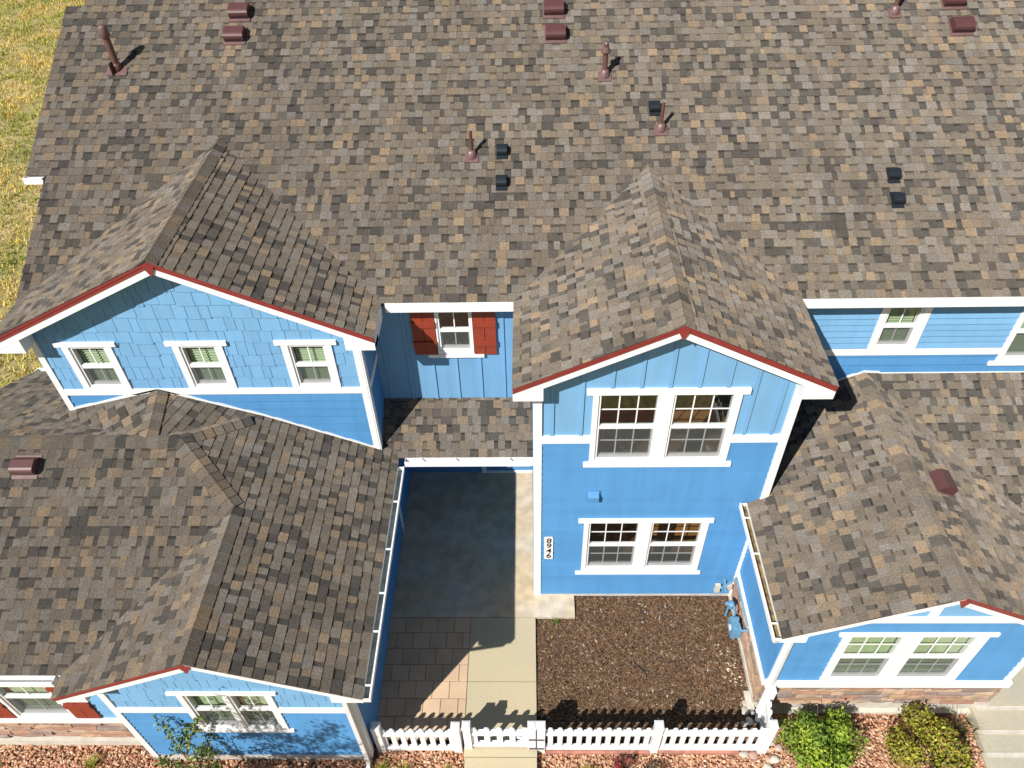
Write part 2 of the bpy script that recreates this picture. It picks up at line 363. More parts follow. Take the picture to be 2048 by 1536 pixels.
# low cricket that leads water away from the wall above
C1 = Vector((-5.736, yRg, zRg)); C2 = Vector((-5.812, yA + 0.02, 4.265)); K = Vector((-4.25, yA + 0.02, 3.652)); Hn = Vector((-4.50, 8.36, 3.757))
def free_roof(name, tri, pts, seed):
    a, b, c = [Vector(p) for p in tri]; n = (b - a).cross(c - a).normalized(); n = -n if n.z < 0 else n
    U = Vector((0, 0, 1)).cross(n).normalized(); V = n.cross(U); q = [((Vector(p) - a).dot(U), (Vector(p) - a).dot(V)) for p in pts]
    if sum(q[i][0] * q[(i + 1) % len(q)][1] - q[(i + 1) % len(q)][0] * q[i][1] for i in range(len(q))) < 0: q.reverse()
    vmin = min(v for u, v in q); P = Plane(a + V * vmin, U, V); q = [(u, v - vmin) for u, v in q]
    return roof(name, P, min(u for u, v in q), max(u for u, v in q), max(v for u, v in q), convex_hp(q), seed, q)
ce = free_roof('cricket_roof', [C1, C2, K], [C1, K, C2], 41)
W2 = Vector((-7.98, yA + 0.02, 3.672))
cw = free_roof('cricket_roof', [C1, C2, W2], [C1, C2, W2], 42)
caps(ce, C1, C2, (-.27, 0, 1), (.30, 0, 1), 43)
# ridge and hips of the wing
caps(south, (-9.55, yRg, zRg), (xFe - dP, yRg, zRg), (0, -sF, 1), (0, sF, 1), 44)
hs = Vector((xF, ySe + wF, zFe + sF * wF)); hp_ = Vector((xFe - dP, yRg, zRg)); hn = Vector((-4.47, 8.37, zRg - sF * 0.743))
caps(east, hs, hp_, (0, -sF, 1), (sF, 0, 1), 45)
caps(east, hn, hp_, (0, sF, 1), (sF, 0, 1), 46)
caps(west, (xF, yFr - 0.005, zFa), (xF, ySe + wF, zFa), (-sF, 0, 1), (sF, 0, 1), 47)
# right one-storey wing
sR = (zRa - zRe) / wR; nR = nrm(sR)
PRW = Plane((xR - wR, 0, zRe), (0, -1, 0), (1, 0, sR)); PRE = Plane((xR + wR, 0, zRe), (0, 1, 0), (-1, 0, sR)); LR = wR * nR
rw = roof('right_wing_west_roof', PRW, -9.35, -yRr, LR, [(1, 0, -yRr), (-1, 0, 9.30), (0, 1, LR)], 51, [(-yRr - .055, 0), (-yRr - .055, LR), (-9.3, LR), (-9.3, 0)], candidate=True)
yS2 = 9.31 - (3.78 - zRe) / 0.5
re_ = roof('right_wing_east_roof', PRE, yRr, 9.35, LR, [(-1, 0, -yRr), (1, -1 / nR, yS2 + 0.1), (0, 1, LR)], 52, [(yRr + .055, 0), (yS2 + .1, 0), (9.3, LR), (yRr + .055, LR)])
PS2 = Plane((0, yS2, zRe), (1, 0, 0), (0, 1, 0.5)); L2 = (9.31 - yS2) * nrm(.5)
roof('lower_front_roof', PS2, 5, 13, L2, [(1, 0, 13), (-1, -1 / nrm(.5), -(xR + 9.31 - yS2) + 0.1), (0, 1, L2)], 53, [(xR + 9.31 - yS2 - .1, 0), (13, 0), (13, L2), (xR - .1, L2)])
caps(rw, (xR, yRr - 0.005, zRa), (xR, 9.28, zRa), (-sR, 0, 1), (sR, 0, 1), 54)
# porch roof between the gables
yPo = 8.37; zPo = 3.25 - 0.5 * (9.31 - yPo)
PPo = Plane((0, yPo, zPo), (1, 0, 0), (0, 1, 0.5)); LP = (9.31 - yPo) * nrm(.5)
roof('porch_roof', PPo, -2.9, 0.07, LP, [(-1, 0, 2.9), (1, 0, 0.06), (0, 1, LP), (-1, -1 / nrm(.5), 2.20)], 61, [(-2.2, 0), (0.06, 0), (0.06, LP), (-2.7, LP)])

# ---------------------------------------------------------------- walls
def wallplane(kind, c):
    if kind == 'S': return Plane((0, c, 0), (1, 0, 0), (0, 0, 1))       # faces -Y, u = x
    if kind == 'E': return Plane((c, 0, 0), (0, 1, 0), (0, 0, 1))       # faces +X, u = y
    if kind == 'W': return Plane((c, 0, 0), (0, -1, 0), (0, 0, 1))      # faces -X, u = -y
    if kind == 'N': return Plane((0, c, 0), (-1, 0, 0), (0, 0, 1))
def wall(name, P, outline, holes=(), m='blue', thick=0.12):
    xs = [p[0] for p in outline]; zs = [p[1] for p in outline]; hp = convex_hp(outline); mb = MB()
    for r in minus((min(xs), max(xs), min(zs), max(zs)), holes):
        q = clip(rp(r), hp)
        if q and area(q) > 1e-4: mb.hexa([P.at(u, v, 0) for u, v in q], [P.at(u, v, -thick) for u, v in q])
    return mb.build(name, M[m], HOUSE)
def laps(w, P, outline, z0, z1, sp, holes, m):
    xs = [p[0] for p in outline]; hp = convex_hp(outline); z = z0; r = random.Random(int(z0 * 100) + len(outline))
    while z < z1 - 1e-6:
        t = min(z + sp, z1)
        for rc in minus((min(xs), max(xs), z, t), holes):
            q = clip(rp(rc), hp)
            if not q or area(q) < 1e-3: continue
            mb = MB(); e = r.uniform(-.0015, .0015)
            mb.hexa([P.at(u, v, 0.026 + e - 0.023 * (v - z) / sp) for u, v in q], [P.at(u, v, 0.0) for u, v in q]); mb.build('siding_board', m, w)
        z = t
def shakes(w, P, outline, z0, z1, row, holes, m, seed):
    r = random.Random(seed); xs = [p[0] for p in outline]; hp = convex_hp(outline); z = z0; k = 0
    while z < z1:
        x = min(xs) - r.random() * .2
        while x < max(xs):
            wd = r.choice((.12, .15, .19, .23, .27, .3)); dz = r.choice((0, 0, 0.022, -0.012))
            for rc in minus((x + .0035, x + wd - .0035, z + dz, z + row + .03), holes):
                q = clip(rp(rc), hp)
                if q and area(q) > 6e-4:
                    mb = MB(); e = r.uniform(0, .003)
                    mb.hexa([P.at(u, v, 0.018 + e - 0.014 * max(0, v - z) / row) for u, v in q], [P.at(u, v, 0.0) for u, v in q]); mb.build('shake', m, w)
            x += wd
        z += row
def battens(w, P, us, z0, zt, m, wd=0.05):
    for u in us:
        mb = MB(); z1 = zt(u) if callable(zt) else zt; za, zb = (zt(u - wd / 2), zt(u + wd / 2)) if callable(zt) else (zt, zt)
        q = [(u - wd / 2, z0), (u + wd / 2, z0), (u + wd / 2, zb), (u - wd / 2, za)]
        mb.hexa([P.at(a, b, 0.02) for a, b in q], [P.at(a, b, 0) for a, b in q]); mb.build('batten', m, w)
def board(P, q, h0=0.0, h1=0.03, name='trim_board', m='white', parent=None):
    mb = MB(); mb.hexa([P.at(a, b, h1) for a, b in q], [P.at(a, b, h0) for a, b in q]); return mb.build(name, M[m], parent or HOUSE)
def rect(a, b, c, d): return [(a, c), (b, c), (b, d), (a, d)]

# ---------------------------------------------------------------- windows
def window(P, units, gz0, gz1, mid, cas, head, sill, cols, rows, blind=None, mullion=True, headline=None, screen=True):
    """units: list of (glass x0, x1); cas: casing outer x0,x1; head: (x0,x1,z0,z1) or None; sill same"""
    win = None; mb = MB()
    def add(q, h0, h1): mb.hexa([P.at(a, b, h1) for a, b in q], [P.at(a, b, h0) for a, b in q])
    fr = 0.035
    add(rect(cas[0], units[0][0] - fr, cas[2], cas[3]), 0, 0.036); add(rect(units[-1][1] + fr, cas[1], cas[2], cas[3]), 0, 0.036)
    for a, b in zip(units, units[1:]): add(rect(a[1] + fr, b[0] - fr, gz0 - fr, gz1 + fr), -0.05, 0.036)
    add(rect(units[0][0] - fr, units[-1][1] + fr, gz1 + fr, cas[3]), 0, 0.036); add(rect(units[0][0] - fr, units[-1][1] + fr, cas[2], gz0 - fr), 0, 0.036)
    win = mb.build('window', M['white'], HOUSE)
    if head: board(P, rect(head[0], head[1], head[2], head[3]), 0, 0.05, 'head_trim', 'white', win)
    if sill: board(P, rect(sill[0], sill[1], sill[2], sill[3]), 0, 0.055, 'sill', 'white', win)
    for (x0, x1) in units:
        mb = MB()
        def add2(q, h0, h1): mb.hexa([P.at(a, b, h1) for a, b in q], [P.at(a, b, h0) for a, b in q])
        for q in (rect(x0 - fr, x0, gz0 - fr, gz1 + fr), rect(x1, x1 + fr, gz0 - fr, gz1 + fr), rect(x0, x1, gz1, gz1 + fr), rect(x0, x1, gz0 - fr, gz0)): add2(q, -0.08, 0.014)
        add2(rect(x0, x1, mid - 0.033, mid + 0.033), -0.045, 0.006)
        t = 0.022                                   # lower sash, set further in
        add2(rect(x0, x0 + t, gz0, mid - .033), -.06, -.028); add2(rect(x1 - t, x1, gz0, mid - .033), -.06, -.028); add2(rect(x0 + t, x1 - t, gz0, gz0 + t * 1.6), -.06, -.028)
        s = mb.build('sash', M['vinyl'], win)
        for zl, zh, hg, ins in ((mid + .033, gz1, -0.022, 0.0), (gz0 + .035, mid - .033, -0.045, 0.022)):
            a0, a1 = x0 + ins, x1 - ins; mt = 0.009; mg = MB()
            for c in range(1, cols):
                xc = a0 + (a1 - a0) * c / cols; mg.hexa([P.at(a, b, hg + .006) for a, b in rect(xc - mt, xc + mt, zl, zh)], [P.at(a, b, hg - .004) for a, b in rect(xc - mt, xc + mt, zl, zh)])
            for c in range(1, rows):
                zc = zl + (zh - zl) * c / rows; mg.hexa([P.at(a, b, hg + .0055) for a, b in rect(a0, a1, zc - mt, zc + mt)], [P.at(a, b, hg - .0045) for a, b in rect(a0, a1, zc - mt, zc + mt)])
            if mg.v: mg.build('muntin', M['vinyl'], win)
            for c in range(cols):
                for rr in range(rows):
                    q = rect(a0 + (a1 - a0) * c / cols, a0 + (a1 - a0) * (c + 1) / cols, zl + (zh - zl) * rr / rows, zl + (zh - zl) * (rr + 1) / rows)
                    tl = R.uniform(-.0006, .0006); pb = MB(); pb.poly([P.at(a, b, hg + tl * (1 if k % 2 else -1)) for k, (a, b) in enumerate(q)]); pb.build('pane', M['glass'], win)
        if screen:
            sb = MB(); sb.poly([P.at(a, b, 0.0) for a, b in rect(x0, x1, gz0, mid - .03)]); sb.build('insect_screen', M['screen'], win)
        if blind:
            bz0, bz1 = blind; bm = MB(); z = bz1
            while z > bz0:
                bm.hexa([P.at(a, b, -0.080) for a, b in rect(x0 + .01, x1 - .01, z - .046, z - .044)], [P.at(a, b + .036, -0.112) for a, b in rect(x0 + .01, x1 - .01, z - .046, z - .044)]); z -= 0.05
            bm.build('blind', M['blind'], win)
    return win
def hole(u, gz0, gz1): return (u[0][0] - .035, u[-1][1] + .035, gz0 - .035, gz1 + .035)
def casing_hole(c): return (c[0], c[1], c[2], c[3])

# --- shake gable wall
PA = wallplane('S', yA); topA = lambda x: zAa - 0.10 - sA * abs(x - xA)
outA = [(xAl, 2.6), (xAr, 2.6), (xAr, topA(xAr)), (xA, topA(xA)), (xAl, topA(xAl))]
wins = []
holesA = []
for c in (-6.585, -4.925, -3.300):
    u = [(c - .24, c + .24)]; wins.append(u); holesA.append(hole(u, 4.385, 5.14))
wA_ = wall('shake_gable_wall', PA, outA, holesA, 'lightblue')
cas_holes = [(c - .375, c + .375, 4.305, 5.24) for c in (-6.585, -4.925, -3.300)]
innA = [(xAl + .1, 4.305), (xAr - .1, 4.305), (xAr - .1, topA(xAr - .1) - .02), (xA, topA(xA) - .02), (xAl + .1, topA(xAl + .1) - .02)]
shakes(wA_, PA, innA, 4.285, 7, 0.235, cas_holes, M['lightblue'], 5)
lowA = [(xAl + .1, 2.7), (xAr - .1, 2.7), (xAr - .1, 4.18), (xAl + .1, 4.18)]
laps(wA_, PA, lowA, 2.78, 4.18, 0.175, [], M['blue'])
for k, c in enumerate((-6.585, -4.925, -3.300)):
    window(PA, [(c - .24, c + .24)], 4.385, 5.14, 4.765, (c - .375, c + .375, 4.305, 5.20), (c - .46, c + .46, 5.195, 5.275), None, 2, 1, blind=(4.3, 5.15))
board(PA, rect(xAl, xAl + .1, 2.6, topA(xAl)), 0, .032, 'corner_board'); board(PA, rect(xAr - .1, xAr, 2.6, topA(xAr) - .02), 0, .032, 'corner_board')
board(PA, rect(xAl + .1, xAr - .1, 4.18, 4.305), 0, .034, 'band_board')
PAe = wallplane('E', xAr); out = rect(yA + .002, yM, 2.6, zE - .05); w = wall('side_wall', PAe, out, [], 'blue')
laps(w, PAe, rect(yA + .1, yM, 2.8, 4.18), 2.78, 4.18, .175, [], M['blue']); board(PAe, rect(yA + .1, yM, 4.18, 4.305), 0, .034, 'band_board'); board(PAe, rect(yA - .026, yA + .1, 2.6, zE - .15), 0, .024, 'corner_board')
shakes(w, PAe, rect(yA + .1, yM, 4.305, zE - .05), 4.285, 5.4, .235, [], M['lightblue'], 6)
PAw = wallplane('W', xAl); wall('side_wall', PAw, rect(-16, -yA - .002, -.2, zE - .05), [], 'lightblue')
# --- recessed wall with shuttered window
PMw = wallplane('S', yM); uM = [(-1.415, -0.95)]
wM = wall('recessed_wall', PMw, rect(xAr, xBl, 2.9, zE), [hole(uM, 4.385, 5.13)], 'lightblue')
battens(wM, PMw, (-2.36, -1.985, -0.425), 3.2, 5.5, M['lightblue'], .045); battens(wM, PMw, (-1.59, -1.205, -0.815), 3.2, 4.224, M['lightblue'], .045)
window(PMw, uM, 4.385, 5.13, 4.765, (-1.475, -0.895, 4.285, 5.25), None, (-1.64, -0.735, 4.225, 4.29), 2, 1, blind=None)
def shutter(P, x0, x1, z0, z1, rails):
    s = MB(); n = 2; wd = (x1 - x0) / n
    o = None
    base = board(P, rect(x0 + .01, x1 - .01, z0 + .01, z1 - .01), 0.022, .03, 'shutter', 'shutter')
    for k in range(n): board(P, rect(x0 + k * wd + .005, x0 + (k + 1) * wd - .005, z0, z1), .03, .045, 'plank', 'shutter', base)
    for a, b in rails: board(P, rect(x0, x1, a, b), .045, .068, 'rail', 'shutter', base)
    return base
shutter(PMw, -1.855, -1.48, 4.29, 5.30, ((4.865, 4.97), (4.47, 4.57))); shutter(PMw, -0.89, -0.525, 4.285, 5.30, ((4.865, 4.97), (4.47, 4.57)))
# --- right-hand second-floor wall
PRM = PMw; u1 = [(5.53, 6.0)]; u2 = [(7.64, 8.4), (8.62, 9.38)]
w2 = wall('upper_right_wall', PRM, rect(xBr, 13, 2.9, zE), [hole(u1, 4.385, 5.13), hole(u2, 4.12, 5.13)], 'lightblue')
ch = [(5.395, 6.15, 4.305, 5.3), (7.53, 9.5, 3.945, 5.3)]
laps(w2, PRM, rect(xBr, 13, 4.305, 5.54), 4.318, 5.5, .1213, ch, M['lightblue']); laps(w2, PRM, rect(xBr, 13, 3.4, 4.18), 3.43, 4.18, .175, ch, M['blue'])
board(PRM, rect(xBr, 7.53, 4.18, 4.305), 0, .034, 'band_board'); board(PRM, rect(9.5, 13, 4.18, 4.305), 0, .034, 'band_board')
window(PRM, u1, 4.385, 5.13, 4.765, (5.395, 6.15, 4.305, 5.30), None, None, 2, 1, blind=(4.3, 5.15))
window(PRM, u2, 4.12, 5.13, 4.63, (7.53, 9.5, 4.02, 5.30), None, (7.43, 9.6, 3.95, 4.025), 2, 1, blind=(4.05, 5.15))
# --- tall middle gable wall
PB = wallplane('S', yB); topB = lambda x: zBa - 0.10 - sB * abs(x - xB)
uB = [(0.977, 1.754), (2.002, 2.779)]
outB = [(xBl, -.1), (xBr, -.1), (xBr, topB(xBr)), (xB, topB(xB)), (xBl, topB(xBl))]
wB_ = wall('tall_gable_wall', PB, outB, [hole(uB, 3.846, 5.15), hole(uB, 0.945, 2.237)], 'lightblue')
cB = [(0.866, 2.89, 3.676, 5.26), (0.866, 2.89, .75, 2.34)]
laps(wB_, PB, rect(xBl + .1, xBr - .1, 0.06, 4.185), 0.06, 4.185, .15, cB, M['blue'])
battens(wB_, PB, (0.31, 0.72, 3.05, 3.437), 4.33, lambda x: topB(x) - .02, M['lightblue']); battens(wB_, PB, (1.115, 1.505, 1.895, 2.285, 2.675), 5.275, lambda x: topB(x) - .02, M['lightblue'])
window(PB, uB, 3.846, 5.15, 4.498, (0.866, 2.89, 3.755, 5.185), (0.775, 2.982, 5.18, 5.275), (0.785, 2.972, 3.672, 3.757), 3, 2)
window(PB, uB, 0.945, 2.237, 1.575, (0.866, 2.89, 0.82, 2.26), (0.770, 2.952, 2.255, 2.350), (0.767, 2.95, .745, .822), 3, 2)
board(PB, rect(xBl, xBl + .1, -.02, topB(xBl) - .02), 0, .032, 'corner_board'); board(PB, rect(xBr - .1, xBr, -.02, topB(xBr) - .02), 0, .032, 'corner_board')
board(PB, rect(xBl + .1, .866, 4.185, 4.33), 0, .034, 'band_board'); board(PB, rect(2.89, xBr - .1, 4.185, 4.33), 0, .034, 'band_board')
board(PB, rect(xBl + .1, xBr, 0.0, 0.06), 0, .03, 'base_trim', 'footing')
PBw = wallplane('W', xBl); w = wall('side_wall', PBw, rect(-10.4, -yB - .002, -.1, zE - .05), [], 'blue'); laps(w, PBw, rect(-10.4, -yB - .1, .06, 5.4), .06, 5.3, .125, [], M['blue']); board(PBw, rect(-yB - .1, -yB + .026, -.02, zE - .2), 0, .024, 'corner_board')
PBe = wallplane('E', xBr); w = wall('side_wall', PBe, rect(yB + .002, yM, 1.5, zE - .05), [], 'blue'); laps(w, PBe, rect(yB + .1, yM, 2.5, 5.4), 2.5, 5.3, .125, [], M['blue']); board(PBe, rect(yB - .026, yB + .1, 1.5, zE - .15), 0, .024, 'corner_board')
# --- porch back wall with patio door
PPb = wallplane('S', yBack); wall('porch_wall', PPb, rect(xFr, xBl, -.1, 3.2), [(-0.90, 0.0, 0.12, 2.1)], 'blue')
board(PPb, rect(-1.02, -.92, 0.0, 2.2), 0, .03, 'door_casing')
dr = board(PPb, rect(-0.9, 0.02, 0.03, 2.1), -.06, -.03, 'patio_door', 'vinyl'); board(PPb, rect(-.86, -.04, .16, .20), -.03, -.026, 'pane', 'dark', dr); board(PPb, rect(-.80, -.08, .24, 1.9), -.03, -.026, 'pane', 'dark', dr); board(PPb, rect(-.92, .05, 0, .05), -.03, .03, 'threshold', 'vinyl', dr)
part_box('porch_ceiling', M['white'], HOUSE, xFr, xBl, 8.55, yBack, 2.58, 2.62)
# --- left wing walls
PF = wallplane('S', yF); topF = lambda x: zFa - 0.10 - sF * abs(x - xF); uF = [(-4.81, -4.32), (-4.19, -3.72)]
outF = [(xFl, -.2), (xFr, -.2), (xFr, topF(xFr)), (xF, topF(xF)), (xFl, topF(xFl))]
wF_ = wall('left_wing_front_wall', PF, outF, [hole(uF, 1.145, 2.205)], 'lightblue'); cF = [(-4.93, -3.60, 1.0, 2.27)]
shakes(wF_, PF, [(xFl + .1, 1.79), (xFr - .1, 1.79), (xFr - .1, topF(xFr - .1) - .02), (xF, topF(xF) - .02), (xFl + .1, topF(xFl + .1) - .02)], 1.78, 3.6, .21, cF, M['lightblue'], 8)
laps(wF_, PF, rect(xFl + .1, xFr - .1, .06, 1.63), .06, 1.63, .12, cF, M['blue'])
window(PF, uF, 1.145, 2.205, 1.675, (-4.93, -3.60, 1.06, 2.235), (-5.04, -3.52, 2.23, 2.29), (-5.04, -3.53, 1.0, 1.065), 2, 1, blind=(1.1, 2.2))
board(PF, rect(xFl, xFl + .1, -.02, topF(xFl) - .02), 0, .032, 'corner_board'); board(PF, rect(xFr - .1, xFr, -.02, topF(xFr) - .02), 0, .032, 'corner_board')
board(PF, rect(xFl + .1, -4.93, 1.635, 1.79), 0, .034, 'band_board'); board(PF, rect(-3.6, xFr - .1, 1.635, 1.79), 0, .034, 'band_board'); board(PF, rect(xFl, xFr, -.3, .055), 0, .015, 'footing', 'footing')
PFe = wallplane('E', xFr); w = wall('side_wall', PFe, rect(yF + .002, yBack, -.2, zFe - .05), [], 'blue'); laps(w, PFe, rect(yF + .1, yBack, .06, 2.6), .06, 2.6, .125, [], M['blue']); board(PFe, rect(yF - .026, yF + .1, -.02, zFe - .15), 0, .024, 'corner_board')
board(PFe, rect(8.83, 8.97, -.02, 2.6), 0, .03, 'corner_board')
PFw = wallplane('W', xFl); wall('side_wall', PFw, rect(-yW, -yF - .002, -.2, zFe + .05), [], 'blue')
PWw = wallplane('S', yW); uW = [(-7.86, -7.10)]
ww = wall('stone_base_wall', PWw, rect(-9.3, xFl, -.2, zFe), [hole(uW, .87, 2.0)], 'lightblue'); laps(ww, PWw, rect(-9.3, xFl, .755, 2.6), .755, 2.6, .12, [(-8.0, -6.98, .75, 2.2)], M['lightblue'])
window(PWw, uW, .87, 2.0, 1.43, (-7.95, -7.02, .755, 2.1), None, None, 2, 1, blind=(.85, 2.0))
shutter(PWw, -7.03, -6.63, .775, 2.1, ((1.16, 1.27), (1.75, 1.86))); shutter(PWw, -8.36, -7.96, .775, 2.1, ((1.16, 1.27), (1.75, 1.86)))
board(PWw, rect(-9.3, xFl, .63, .755), 0, .06, 'water_table'); board(PWw, rect(-9.3, xFl, -.3, .02), 0, .09, 'footing', 'footing')
wall('side_wall', wallplane('W', -9.3), rect(-10.4, -yW, -.2, 2.6), [], 'blue'); wall('side_wall', wallplane('N', 10.4), rect(7.4, 9.3, -.2, 2.6), [], 'blue')
# --- right wing walls
PR = wallplane('S', yR); topR = lambda x: zRa - 0.10 - sR * abs(x - xR); uR = [(4.578, 5.31), (5.585, 6.345)]
outR = [(xRl, -.2), (xRr, -.2), (xRr, topR(xRr)), (xR, topR(xR)), (xRl, topR(xRl))]
wR_ = wall('right_wing_front_wall', PR, outR, [hole(uR, .987, 2.28)], 'lightblue'); cR = [(4.435, 6.49, .91, 2.32)]
laps(wR_, PR, clip(rect(xRl + .1, xRr - .1, .91, 2.666), convex_hp(outR)), .91, 2.666, .15, cR, M['blue'])
window(PR, uR, .987, 2.28, 1.62, (4.435, 6.49, .91, 2.315), (4.36, 6.585, 2.31, 2.4), None, 3, 2, blind=(.95, 2.3))
board(PR, rect(xRl, xRl + .12, .755, topR(xRl) - .02), 0, .032, 'corner_board'); board(PR, rect(xRr - .1, xRr, .755, topR(xRr) - .02), 0, .032, 'corner_board')
mb = MB(); q = clip(rect(xRl, xRr, 2.666, 2.797), convex_hp(outR)); mb.hexa([PR.at(a, b, .03) for a, b in q], [PR.at(a, b, 0) for a, b in q]); mb.build('band_board', M['white'], HOUSE)
board(PR, rect(5.438, 5.56, 2.797, 3.6), 0, .028, 'king_post')
board(PR, rect(xRl - .03, xRr + .03, .755, .91), 0, .075, 'water_table'); board(PR, rect(xRl - .02, xRr + .02, -.3, .11), 0, .03, 'footing', 'footing')
PRw = wallplane('W', xRl); w = wall('side_wall', PRw, rect(-yB, -yR - .002, -.2, zRe), [], 'blue'); laps(w, PRw, rect(-yB, -yR, .82, 2.65), .82, 2.65, .125, [], M['blue'])
board(PRw, rect(-yB, -yR + .03, .755, .83), 0, .07, 'water_table'); board(PRw, rect(-yB, -yR, -.3, .05), 0, .06, 'footing', 'footing')
wall('side_wall', wallplane('E', xRr), rect(yR + .002, 9.3, -.2, zRe), [], 'blue')
wall('back_wall', wallplane('N', 2 * yRidge - 9.31), rect(-13, 7.5, -.2, zE), [], 'lightblue')
# interior floors and partitions seen through the glass
part_box('interior_floor', M['floorwood'], HOUSE, xBl + .13, xBr - .13, yB + .13, 9.4, 2.9, 2.95); part_box('interior_floor', M['floorwood'], HOUSE, xBl + .13, xBr - .13, yB + .13, 9.4, -.05, 0.0)
part_box('interior_shelf', M['wood'], HOUSE, 2.25, 3.4, yB + .75, yB + 1.5, 0.0, 1.55)
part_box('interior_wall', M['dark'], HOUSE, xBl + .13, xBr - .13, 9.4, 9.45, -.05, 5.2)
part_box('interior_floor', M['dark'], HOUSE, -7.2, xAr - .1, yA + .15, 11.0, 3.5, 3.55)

# stone veneer, stone by stone
STONE = [(0.42, 0.24, 0.17), (0.45, 0.29, 0.19), (0.36, 0.22, 0.17), (0.48, 0.34, 0.24), (0.28, 0.22, 0.19), (0.50, 0.33, 0.20), (0.33, 0.25, 0.22)]
def veneer(w, P, u0, u1, z0, z1, seed):
    r = random.Random(seed); z = z0
    while z < z1 - .02:
        hgt = min(r.uniform(.075, .125), z1 - z)
        if z1 - z - hgt < .04: hgt = z1 - z
        u = u0 - r.random() * .2
        while u < u1:
            wd = r.uniform(.2, .62); a, b = max(u, u0), min(u + wd, u1)
            if b - a > .03:
                c = r.choice(STONE); t = r.uniform(.85, 1.12); c = tuple(x * t for x in c); h = r.uniform(.025, .055); j = lambda: r.uniform(-.012, .012)
                n = 5; topz = [z + hgt - .004 + j() for _ in range(n)]; botz = [z + .003 + j() for _ in range(n)]; us = [a + .004 + (b - a - .008) * k / (n - 1) for k in range(n)]
                mb = MB()
                fb = [P.at(us[k], botz[k], h + j() * .6) for k in range(n)]; fm = [P.at(us[k], (botz[k] + topz[k]) / 2, h + .012 + j() * .8) for k in range(n)]; ft = [P.at(us[k], topz[k], h - .006 + j() * .6) for k in range(n)]
                bb = [P.at(us[k], botz[k], 0) for k in range(n)]; bt = [P.at(us[k], topz[k], 0) for k in range(n)]
                for k in range(n - 1):
                    for p, q in ((bb, fb), (fb, fm), (fm, ft), (ft, bt)): mb.poly([p[k], p[k + 1], q[k + 1], q[k]], c)
                mb.poly([bb[0], fb[0], fm[0], ft[0], bt[0]], c); mb.poly([bt[-1], ft[-1], fm[-1], fb[-1], bb[-1]], c)
                mb.build('stone', M['attr'], w)
            u += wd
        z += hgt
veneer(wR_, PR, xRl - .02, xRr - .02, .115, .75, 3)
veneer(w, PRw, -yB + .0, -yR + .0, .055, .75, 4)
veneer(ww, PWw, -8.8, xFl - .02, .03, .63, 5)

# ---------------------------------------------------------------- gable edges, fascias, gutters
def gable_trim(x, w, za, ze, yf, xwl, xwr, red, ret=0.19):
    s = (za - ze) / w
    for sd, rd in ((-1, red[0]), (1, red[1])):
        X = lambda d: x + sd * d
        def strip(name, m, t0, t1, y0, y1, d1=w, d0=0.0):
            mb = MB(); q = [(X(d0), za - s * d0 - t0), (X(d1), za - s * d1 - t0), (X(d1), za - s * d1 - t1), (X(d0), za - s * d0 - t1)]
            a = [(u, y0, v) for u, v in q]; b = [(u, y1, v) for u, v in q]; mb.hexa(a, b); return mb.build(name, M[m], HOUSE)
        if rd:
            strip('rake_molding', 'red', .012, .048, yf + .004, yf + .05); strip('rake_molding', 'red', .048, .105, yf + .014, yf + .05)
            strip('bargeboard', 'white', .105, .215, yf + .024, yf + .06)
        else:
            strip('rake_molding', 'pipebrown', .004, .018, yf + .002, yf + .03); strip('bargeboard', 'white', .018, .135, yf + .012, yf + .05)
        # boxed return at the eave
        xi = (xwl + .11 - x) if sd < 0 else (xwr - .11 - x); di = abs(xi); low = .215 if rd else .135
        q = [(X(w), za - s * w - low + .05), (X(di), za - s * di - low + .05), (X(di), ze - ret), (X(w), ze - ret)]
        mb = MB(); mb.hexa([(u, yf + .028, v) for u, v in q], [(u, yf + .30, v) for u, v in q]); mb.build('eave_return', M['white'], HOUSE)
    mb = MB(); q = [(x - .075, za - .085), (x, za - .05), (x + .075, za - .085), (x, za - .24)]
    mb.hexa([(u, yf - .004, v) for u, v in q], [(u, yf + .022, v) for u, v in q]); mb.build('apex_ornament', M['red'], HOUSE)
gable_trim(xA, wA, zAa, zE, yAr, xAl, xAr, (True, True), .25)
gable_trim(xB, wB, zBa, zE, yBr, xBl, xBr, (True, True), .25)
gable_trim(xF, wF, zFa, zFe, yFr, xFl, xFr, (True, False), .16)
gable_trim(xR, wR, zRa, zRe, yRr, xRl, xRr, (False, True), .16)
for a, b in ((xA + wA + .06, xB - wB + .01), (xB + wB - .05, 13.0)):
    part_box('fascia', M['white'], HOUSE, a, b, yMe - .012, yMe + .03, zE - .165, zE + .008); part_box('soffit', M['white'], HOUSE, a, b, yMe + .03, yM, zE - .165, zE - .15)
